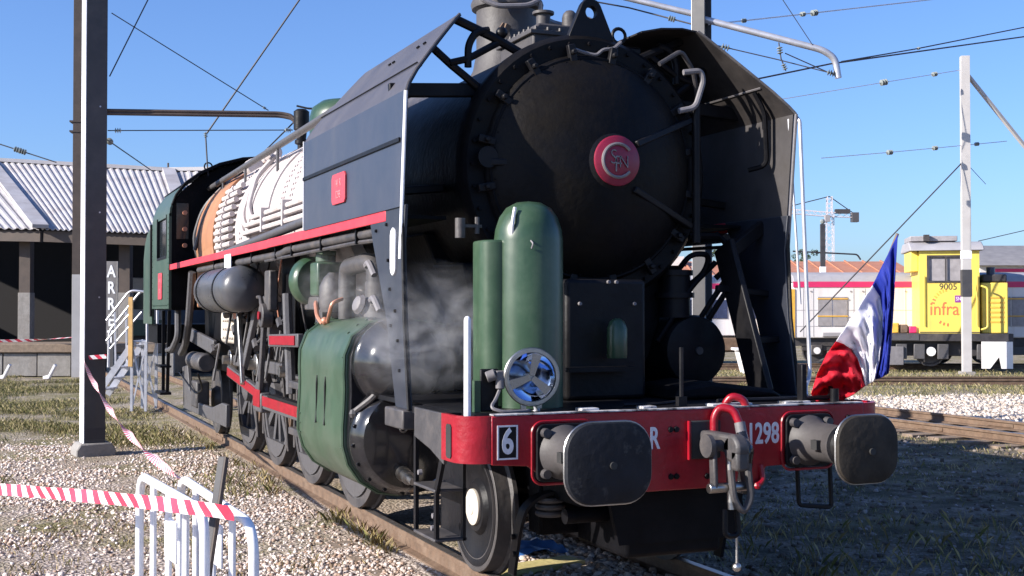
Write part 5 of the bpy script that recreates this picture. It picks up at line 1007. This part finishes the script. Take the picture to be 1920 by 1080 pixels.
for (r0, r1, e0, e1, n) in facets:
    MB().bar(dl_(*e0)+Vector((0, .2, -.2)), dl_(*e1)+Vector((0, .2, -.2)), .15, .35).build('eaves_beam', 'brownsteel', D_)
    MB().bar(dl_(*r0)+Vector((0, 0, .1)), dl_(*r1)+Vector((0, 0, .1)), .4, .15).build('ridge_cap', 'trainroof', D_)
MB().bx(-14, 8.5, 13.5, 13.8, 0, 6.6).build('back_wall', 'interior', D_)
MB().bx(-14, -13.7, 1, 13.5, 0, 4.6).build('end_wall', 'interior', D_); MB().bx(8.2, 8.5, 1, 13.5, 0, 4.6).build('end_wall', 'interior', D_)
MB().bx(-14, 8.5, .5, 13.5, -.05, .05).build('floor', 'interior', D_)
for px in (-130, 50, 236, 420):
    x = wloc(at(px, 600, 41), D_).x
    p_ = MB().bx(x-.18, x+.18, .8, 1.15, 0, 4.6).build('post', 'brownsteel', D_); MB().bx(x-.2, x+.2, .77, 1.17, 0, 2.6).build('post_base', 'concrete', D_, bev=.01)
MB().cyl(dl_(314, 322, 52), dl_(314, 305, 52), .04, None, 6).build('vent_pipe', 'brownsteel', D_)
# platform before the depot
PF = bgempty('platform', -18, 38, -.16, 'low concrete platform edge in front of the depot, far left', 'platform')
x0 = wloc(at(-250, 700, 38), PF).x; x1 = wloc(at(300, 700, 38), PF).x
MB().bx(x0, x1, .1, 3.2, .0, .98).build('fill', 'wood', PF); MB().bx(x0, x1, -.12, .6, .72, 1.0).build('edge_timber', 'wood', PF, bev=.03)
x = x0
while x < x1:
    MB().bx(x+.015, x+1.03, -.02+random.uniform(-.01, .01), .1, 0, .70).build('wall_panel', 'concrete', PF, bev=.012); x += 1.05
for px, lb in ((12, 'small pale angled chock at the foot of the platform, leftmost'), (97, 'small pale angled chock at the foot of the platform, near the column')):
    q = at(px, 695, 36.5); q.z = -.16; c_ = empty('rail_chock', q, -YAW, lb, 'chock', 'rail chocks'); MB().prism([(-.22, 0), (-.05, 0), (.16, .40), (.10, .44), (-.06, .12), (-.22, .08)], 'y', -.08, .08).build('plate', 'trainblue' if px < 0 else 'white', c_, bev=.01)
# sign
SG = bgempty('stop_sign', pu(209, 30), 30, -.16, 'grey vertical board lettered ARRET standing behind the grey column', 'sign')
zt, zb = pz(490, 30)+.16, pz(645, 30)+.16
MB().bx(-.155, .155, -.02, .02, zb, zt).build('board', 'signgrey', SG, bev=.005); MB().bx(-.04, .04, .021, .08, 0, zt-.1).build('post', 'column', SG)
MB().bx(-.155, -.13, -.026, -.0205, zb, zt).bx(.13, .155, -.026, -.0205, zb, zt).build('border', 'concrete', SG)
for k, c in enumerate('ARRET'): text(c, 'lettering', 'whitepaint', SG, (.0, -.024, pz(510+30.5*k, 30)+.16), (PI/2, 0, 0), .40, .75, .004, .01)
# mobile steps beside the cab
ST = bgempty('boarding_steps', pu(240, 24.5), 24.5, -.16, 'galvanised mobile steps with handrails beside the locomotive cab', 'steps')
def sl(px, py, dy=0.): q = wloc(at(px, py, 24.5), ST); return Vector((q.x, q.y+dy, q.z))
for dy in (-.35, .35):
    MB().bar(sl(192, 742, dy), sl(262, 640, dy), .05, .12).build('stringer', 'galv', ST)
    MB().tube(fil([sl(193, 690, dy), sl(194, 622, dy), sl(254, 545, dy), sl(285, 548, dy), sl(286, 640, dy)], .1), .024, 8).build('handrail', 'galv', ST)
    MB().tube([sl(196, 655, dy), sl(256, 585, dy)], .02, 8).build('handrail', 'galv', ST)
    for px in (258, 284): MB().bar(sl(px, 640, dy), sl(px, 768, dy), .05, .05).build('leg', 'galv', ST)
    MB().bar(sl(258, 645, dy), sl(284, 765, dy), .03, .03).bar(sl(284, 645, dy), sl(258, 765, dy), .03, .03).build('cross_brace', 'galv', ST)
    MB().bar(sl(226, 585, dy), sl(228, 690, dy), .03, .03).build('post', 'galv', ST)
for k in range(5): q = sl(200+14*k, 728-20*k); MB().bx(q.x-.10, q.x+.12, q.y-.34, q.y+.34, q.z-.015, q.z+.015).build('tread', 'galv', ST)
q = sl(270, 638); MB().bx(q.x-.16, q.x+.2, q.y-.36, q.y+.36, q.z-.03, q.z).build('top_platform', 'galv', ST)
q = sl(257, 600, -.4); MB().bx(q.x-.04, q.x+.04, q.y-.03, q.y+.03, q.z-.9, q.z+.45).build('timber_post', 'timber', ST)
# railcar inside the depot
RC = bgempty('railcar', pu(245, 47), 47, 0, 'pale grey railcar parked inside the dark depot behind the steps', 'railcar')
MB().prism([(-1.2, .9), (-1.25, 2.2), (-1.05, 2.85), (-.5, 3.1), (.5, 3.1), (1.05, 2.85), (1.25, 2.2), (1.2, .9)], 'y', 0, 9).build('body', 'trainroof', RC, bev=.04)
MB().bx(-1.0, -.1, -.03, -.001, 1.9, 2.6).build('windscreen', 'glassdark', RC); MB().bx(.1, 1.0, -.03, -.001, 1.9, 2.6).build('windscreen', 'glassdark', RC); MB().bx(-1.2, 1.2, -.04, -.001, .9, 1.5).build('front_panel', 'cabgreen', RC); MB().bx(-1.1, 1.1, .3, 8.5, .2, .9).build('underframe', 'traindark', RC)
# ------------------------------------------------------------------ parked trains on the right
def bogie(p, u, dy=0., name='bogie'):
    MB().bx(u-1.25, u+1.25, dy-1.02, dy-.90, .45, .72).build(name, 'traindark', p, bev=.03)
    for k in (-.75, .75):
        w = MB().lathe([(.0, .05), (.13, .05), (.13, .0), (.36, .0), (.40, .04), (.43, .04), (.43, -.08)], (u+k, dy-.75, .43), (0, -1, 0), 28).build('wheel', 'darkgrey', p)
        MB().bx(u+k-.2, u+k+.2, dy-1.10, dy-1.025, .30, .66).build('axle_box', 'darkgrey', p, bev=.03); MB().cyl((u+k, dy-1.13, .46), (u+k, dy-1.10, .46), .12, None, 14).build('axle_cap', 'white', p)
def railcar(u0, u1, d, label, kind):
    e = bgempty('white_railcar', u0, d, 0, label, 'railcar', 'white railcars'); n = u1-u0
    MB().bx(0, n, 0, 2.7, .90, 2.82).build('body', 'trainwhite', e, bev=.05)
    MB().bx(.0, n, -.022, -.002, 2.66, 2.86).build('red_stripe', 'trainred', e)
    MB().prism([(-.03, 2.84), (.15, 3.05), (.7, 3.2), (2.0, 3.2), (2.55, 3.05), (2.73, 2.84)], 'x', .02, n-.02).build('roof', 'trainroof', e, bev=.02)
    MB().bx(.1, n-.1, .15, 2.5, .62, .895).build('underframe', 'traindark', e)
    u = 1.6
    while u < n-1: bogie(e, u, 1.2); MB().bx(u+1.5, min(u+2.7, n), .2, .5, .30, .62).build('battery_box', 'midgrey', e, bev=.02); u += 4.4
    return e
RA = railcar(pu(1487, 43), pu(1487, 43)+17, 43, 'long white railcar with red top stripe and grille windows behind the flag', 'a')
MB().bx(-.06, .06, -.03, .3, .92, 2.6).build('end_post', 'amber', RA)
for c in (0, 6.2):
    for i in range(2):
        x = .86+c+i*.53; g = MB().bx(x, x+.48, -.03, -.001, 1.32, 2.33).build('grille', 'grille', RA)
        MB().bx(x-.025, x+.505, -.045, -.031, 1.64, 1.68).bx(x-.025, x+.505, -.045, -.031, 2.24, 2.28).build('grille_bar', 'amber', g)
for x in (.35, .9-.2, 2.1, 2.5, 3.2, 3.9, 4.6, 5.4, 8.2, 9.6, 11.): MB().bx(x, x+.012, -.008, -.001, .95, 2.62).build('panel_joint', 'grille', RA)
for z in (1.30, 1.86): MB().bx(.1, 16.9, -.007, -.001, z, z+.012).build('panel_joint', 'grille', RA)
for x in (.62, 2.0, 2.42, 3.9, 4.2, 5.5): MB().cyl((x, -.02, 2.52), (x, -.001, 2.52), .03, None, 8).build('lamp', 'grille', RA)
MB().bx(1.0, 2.6, -.1, -.001, .95, 1.1).build('locker', 'trainroof', RA, bev=.02)
RB = railcar(pu(1195, 46), pu(1478, 46), 46, 'white railcar with red stripe and dark blue windows seen between the far struts', 'b')
for x in (.2, 1.9, 3.6): MB().bx(x, x+1.45, -.03, -.001, 1.55, 2.25).build('window', 'trainblue', RB, bev=.01)
MB().bx(3.45, 3.9, -.035, -.031, 2.35, 2.6).build('red_panel', 'trainred', RB)
MB().bx(1.5, 4.0, -.3, -.05, .35, .85).build('brake_gear', 'rust', RB, bev=.05); MB().bx(4.9, 5.05, -.5, -.05, .5, 2.0).build('yellow_post', 'amber', RB)
# white bench-like loader in front of it
LD = bgempty('white_container', pu(1428, 40), 40, -.2, 'low white container standing between the far tracks behind the struts', 'container')
MB().prism([(-.75, .75), (-.55, 0), (.55, 0), (.7, .75)], 'y', 0, .8).build('trough', 'white', LD, bev=.03); MB().bx(-.85, .85, -.05, .85, .755, .84).build('rim', 'white', LD, bev=.02); MB().bx(.1, .16, .3, .36, .84, 1.9).bx(-.4, -.34, .3, .36, .84, 1.9).build('post', 'galv', LD)
# ------------------------------------------------------------------ yellow shunter 9005
d = 40.8; SH = bgempty('shunting_locomotive', pu(1782, d), d, 0, 'yellow shunting locomotive numbered 9005 with grey roof, parked at right', 'locomotive', None, rad(-11))
def sx(px): return pu(px, d)-pu(1782, d)
z625, z470 = pz(625, d), pz(470, d)
cb = empty('cab', parent=SH)
c0, c1 = sx(1727), sx(1834); w0, w1, wz0, wz1 = sx(1740), sx(1808), pz(528, d), pz(480, d)
MB().bx(c0, c1, 0, 2.4, z625, wz0-.01).bx(c0, w0, 0, 2.4, wz0-.008, z470).bx(w1, c1, 0, 2.4, wz0-.008, z470).bx(w0+.002, w1-.002, 0, 2.4, wz1, z470).build('walls', 'yellow', cb)
fr_ = MB().bx(w0, w1, -.03, -.002, wz0-.03, wz0+.03).bx(w0, w1, -.03, -.002, wz1-.03, wz1+.03).bx(w0, w0+.05, -.03, -.002, wz0+.031, wz1-.031).bx(w1-.05, w1, -.03, -.002, wz0+.031, wz1-.031).bx((w0+w1)/2-.025, (w0+w1)/2+.025, -.03, -.002, wz0+.031, wz1-.031).build('window_frame', 'traindark', cb)
MB().bx(w0, w1, .05, .07, wz0, wz1).build('pane', 'grille', fr_)
MB().bx(sx(1713), c0-.005, .3, 2.1, pz(508, d), z470).build('side_locker', 'yellow', cb, bev=.02)
rfp = [(-.15, z470+.004), (-.05, pz(462, d)), (.4, pz(452, d)), (2.0, pz(452, d)), (2.45, pz(462, d)), (2.55, z470+.004)]
MB().prism(rfp, 'x', sx(1709), sx(1842)).build('roof', 'trainroof', cb, bev=.03)
MB().bx(sx(1712), sx(1798), .3, 1.9, pz(451, d), pz(441, d)).build('roof_box', 'grille', cb, bev=.02); MB().bx(sx(1736), sx(1746), .1, .3, pz(451, d), pz(439, d)).build('horn', 'traindark', cb)
hd = MB().bx(sx(1840), sx(1887), .25, 2.1, z625, pz(530, d)).build('bonnet', 'yellow', SH, bev=.03)
MB().bx(sx(1842), sx(1886), .3, 2.0, pz(529, d), pz(514, d)).build('radiator', 'traindark', hd, bev=.05); MB().cyl((sx(1862), .8, pz(514, d)), (sx(1862), .8, pz(500, d)), .14, None, 14).build('exhaust', 'trainblue', hd)
MB().tube(fil([(sx(1836), -.05, pz(618, d)), (sx(1847), -.1, pz(614, d)), (sx(1847), -.1, pz(540, d)), (sx(1836), -.05, pz(536, d))], .08), .03, 6).build('handrail', 'yellow', SH)
MB().bx(sx(1630), sx(1892), -.15, 2.4, pz(640, d), z625-.004).build('deck', 'traindark', SH, bev=.02); MB().bx(sx(1636), sx(1724), -.17, -.151, pz(638, d), pz(627, d)).build('deck_edge', 'midgrey', SH)
MB().bx(sx(1640), sx(1885), .2, 2.2, pz(668, d), pz(640, d)-.003).build('frame', 'traindark', SH, bev=.02)
for px in (1672, 1747, 1860):
    MB().lathe([(0, .05), (.12, .05), (.12, 0), (.38, 0), (.42, .05), (.48, .05), (.48, -.1)], (sx(px), .35, .48), (0, -1, 0), 28).build('wheel', 'darkgrey', SH); MB().bx(sx(px)-.55, sx(px)-.2, -.05, .1, .25, .75).build('axle_guard', 'midgrey', SH, bev=.02); MB().bx(sx(px)+.2, sx(px)+.55, -.05, .1, .25, .75).build('axle_guard', 'midgrey', SH, bev=.02); MB().cyl((sx(px), .0, .5), (sx(px), .28, .5), .15, None, 14).build('axle_cap', 'white', SH)
MB().bx(sx(1670), sx(1697), -.12, .2, pz(685, d), pz(650, d)).build('tool_box', 'grey', SH, bev=.02); MB().prism([(sx(1835), pz(690, d)), (sx(1835), pz(640, d)), (sx(1890), pz(640, d)), (sx(1890), pz(690, d)), (sx(1870), pz(690, d)), (sx(1866), pz(668, d)), (sx(1850), pz(690, d))], 'y', -.2, -.16).build('steps_panel', 'white', SH)
for k, (px, m_) in enumerate(((1684, 'amber'), (1700, 'rust'), (1716, 'trainred'))): MB().bx(sx(px)-.12, sx(px)+.12, .2, .7, z625, pz(606+3*k, d)).build('gear_box', m_, SH, bev=.03)
def lt(s_, px, py, size, m_, scx=1., bold=.0, shear=0.): return text(s_, 'lettering', m_, cb, (sx(px), -.006, pz(py, d)), (PI/2, 0, 0), size, scx, .003, bold)
lt('9005', 1778, 538, .30, 'brownsteel', .95); lt('infra', 1771, 580, .62, 'logoorange', .85, .0)
MB().bx(sx(1790), sx(1812), -.012, -.003, pz(567, d), pz(554, d)).build('logo_patch', 'purple', cb); text('SNCF', 'lettering', 'whitepaint', cb, (sx(1801), -.014, pz(560.5, d)), (PI/2, 0, 0), .17, .8, .002)
for k, a in enumerate([100+11*q for q in range(7)]+[238, 252, 266]):
    a = rad(a); px, py = 1779+29*math.cos(a), 576-33*math.sin(a); MB().obx((sx(px), -.005, pz(py, d)), (.05, .006, .10), (0, -(a-PI/2), 0)).build('logo_dash', 'logoorange' if k > 4 else 'amber', cb)
MB().bx(c0, c1, -.012, -.002, z625+.02, z625+.05).build('kick_strip', 'brownsteel', cb); MB().tube([(c0+.12, -.06, z625+.25), (c0+.12, -.06, wz0+.2)], .02, 6).build('grab_rail', 'yellow', cb); MB().tube([(c1-.1, -.06, z625+.25), (c1-.1, -.06, wz0+.2)], .02, 6).build('grab_rail', 'yellow', cb)
for k in range(6): MB().bx(sx(1851), sx(1880), .235, .248, z625+.35+.16*k, z625+.40+.16*k).build('louvre', 'amber', hd)
MB().tube(fil([(sx(1640), -.1, z625), (sx(1640), -.1, z625+.9), (sx(1665), -.1, z625+.9), (sx(1665), -.1, z625)], .06), .02, 6).build('guard_rail', 'white', SH)
# ------------------------------------------------------------------ houses, roofs, trees, crane behind the yard
H1 = bgempty('tiled_building', pu(1215, 78), 78, -.2, 'long low building with orange tiled roof behind the parked trains', 'building'); n = pu(1716, 78)-pu(1215, 78)
MB().bx(0, n, 0, 10, 0, 3.9).build('wall', 'plaster', H1)
rf = MB().prism([(-.6, pz(520, 78)+.2), (5, pz(489, 82)+.2), (10.6, pz(520, 78)+.2)], 'x', -.4, n+.3).build('roof', 'rooftile', H1)
for k in range(14): MB().bar((.5+k*n/14, -.62, pz(520, 78)+.26), (.5+k*n/14, 5, pz(489, 82)+.26), .10, .06).build('tile_course', 'rooftile', rf)
for k in range(4): MB().bx(1.5+k*4.3, 2.5+k*4.3, -.03, -.002, 1.6, 3.0).build('window', 'glassdark', H1)
MB().bx(n*.10, n*.16, 3, 4.4, 5.0, 5.6).build('chimney', 'plaster', H1)
H2 = bgempty('grey_roofed_building', pu(1838, 70), 70, -.2, 'building with grey roof and white wall at the right edge', 'building')
MB().bx(0, 14, 0, 9, 0, pz(498, 70)+.2).build('wall', 'plaster', H2); MB().prism([(-.5, pz(498, 70)+.2), (4.5, pz(458, 73)+.2), (9.5, pz(498, 70)+.2)], 'x', -.3, 14.3).build('roof', 'slate', H2); MB().bx(.5, 13.5, -.05, -.002, pz(510, 70)+.2, pz(504, 70)+.2).build('band', 'trainred', H2)
for k in range(4): MB().bx(1+3*k, 2.4+3*k, -.03, -.002, 1.2, 2.6).build('window', 'glassdark', H2)
H3 = bgempty('white_house', pu(1396, 110), 110, -.2, 'small white house above the orange roof, seen between the struts', 'house')
MB().bx(-1.3, 1.3, 0, 4, 0, pz(492, 110)+.2).build('wall', 'plaster', H3); MB().prism([(-.2, pz(492, 110)+.2), (2, pz(484, 110)+.2), (4.2, pz(492, 110)+.2)], 'x', -1.5, 1.5).build('roof', 'rooftile', H3)
for x in (-.7, .5): MB().bx(x, x+.35, -.04, -.002, pz(501, 110), pz(496, 110)+.3).build('window', 'glassdark', H3)
LFM = attr_mat('leaf_tint', .7)
def tree(px, py_top, py_base, d, wpx, label, seed):
    r_ = random.Random(seed); u = pu(px, d); h = (pz(py_top, d)+.2)*1.16; w = wpx/2322.8*d/2; e = bgempty('tree', u, d, -.2, label, 'tree', 'trees behind the yard')
    MB().tube([(0, 0, 0), (.05, 0, h*.35), (.0, .05, h*.7)], [.03*h, .022*h, .008*h], 8).tube([(.03, 0, h*.35), (w*.4, 0, h*.65)], [.015*h, .004*h], 6).tube([(.03, 0, h*.3), (-w*.45, .1, h*.6)], [.015*h, .004*h], 6).build('trunk', 'bark', e)
    V = []; C = []
    cl_ = [(r_.uniform(-.75, .75)*w, r_.uniform(-.7, .7)*w, h*r_.uniform(.38, .9), r_.uniform(.28, .5)*w) for k in range(13)]
    for cx, cy, cz, cr_ in cl_:
        for k in range(110):
            a, b = r_.uniform(0, 6.28), math.acos(r_.uniform(-1, 1)); q = cr_*r_.uniform(.55, 1.05); p = Vector((cx+q*math.sin(b)*math.cos(a), cy+q*math.sin(b)*math.sin(a), min(h, cz+q*.8*math.cos(b))))
            n1 = Vector((r_.gauss(0, 1), r_.gauss(0, 1), r_.gauss(0, 1))).normalized(); n2 = n1.orthogonal().normalized(); s_ = w*r_.uniform(.05, .10); col_ = [c*r_.uniform(.6, 1.3) for c in (.055, .075, .028)]
            V += [p+n2*s_, p+n1.cross(n2)*s_*.6, p-n2*s_, p-n1.cross(n2)*s_*.6]; C += [col_]*4
    V = np.array([tuple(v) for v in V]); F = (np.arange(len(V)).reshape(-1, 4)); o = fast_mesh('crown', V, F, np.array(C), LFM, kind=None, parent=e)
    return e
tree(1522, 474, 520, 120, 46, 'round dark tree left of the slim catenary mast', 1); tree(1583, 482, 520, 130, 24, 'small dark tree right of the slim catenary mast', 2); tree(1385, 462, 520, 112, 48, 'dark tree above the white house behind the struts', 3); tree(1500, 480, 520, 125, 30, 'dark tree just right of the far smoke deflector', 4)
tree(1420, 470, 520, 118, 40, 'bushy tree right of the white house behind the struts', 5); tree(1345, 466, 520, 116, 44, 'bushy tree left of the white house behind the white column', 6)
MS = bgempty('catenary_mast', pu(1543, 72), 72, -.2, 'slim catenary mast with a level crossarm in front of the crane', 'mast')
zz = pz(420, 72)+.2; MB().bx(-.13, .13, -.1, .1, 0, zz).build('post', 'column', MS); MB().sph((0, 0, zz+.15), .16, 8).build('insulator', 'insul', MS); MB().bx(-.16, .16, -.12, .12, 0, pz(500, 72)+.2).build('post_base', 'whitepaint', MS)
MB().tube(fil([(pu(1487, 72)-pu(1543, 72), 0, pz(471, 72)+.2), (pu(1608, 72)-pu(1543, 72), 0, pz(477, 72)+.2), (pu(1614, 72)-pu(1543, 72), 0, pz(487, 72)+.2)], .2), .05, 6).build('crossarm', 'wire', MS)
CR = bgempty('tower_crane', pu(1556, 260), 260, -.2, 'pale tower crane on the skyline above the orange roof', 'crane')
def lattice(m_, p0, p1, w, n):
    p0, p1 = Vector(p0), Vector(p1); u, v, dd = frame(p1-p0); c = [(u*a+v*b)*w/2 for a, b in ((-1, -1), (1, -1), (1, 1), (-1, 1))]
    for q in c: m_.bar(p0+q, p1+q, .13, .13)
    for i in range(n):
        a, b = p0.lerp(p1, i/n), p0.lerp(p1, (i+1)/n)
        for k in range(4): m_.bar(a+c[k], b+c[(k+1) % 4], .08, .08)
    return m_
ztop, zj = pz(368, 260)+.2, pz(402, 260)+.2
lattice(MB(), (0, 0, 0), (0, 0, zj), 1.5, 16).build('mast', 'cranered', CR); lattice(MB(), (0, 0, zj), (0, 0, ztop), 1.0, 4).build('tower_head', 'cranered', CR)
lattice(MB(), (0, 0, zj), (-15, 0, zj+1.2), .9, 12).build('jib', 'cranered', CR); lattice(MB(), (0, 0, zj), (5.4, 0, zj-.2), .9, 4).build('counter_jib', 'cranered', CR)
MB().bx(4.6, 6.0, -.8, .8, zj-1.6, zj+.4).build('counterweight', 'midgrey', CR); MB().bx(1.2, 4.2, -.6, .6, zj+.2, zj+1.1).build('winch', 'darkgrey', CR); MB().bx(-1.2, -.2, -1.4, -.4, zj-1.6, zj-.2).build('cab', 'grille', CR)
MB().tube([(0, 0, ztop), (-10, 0, zj+1.3)], .1, 4).tube([(0, 0, ztop), (5, 0, zj+.3)], .1, 4).build('tie_rod', 'wire', CR)
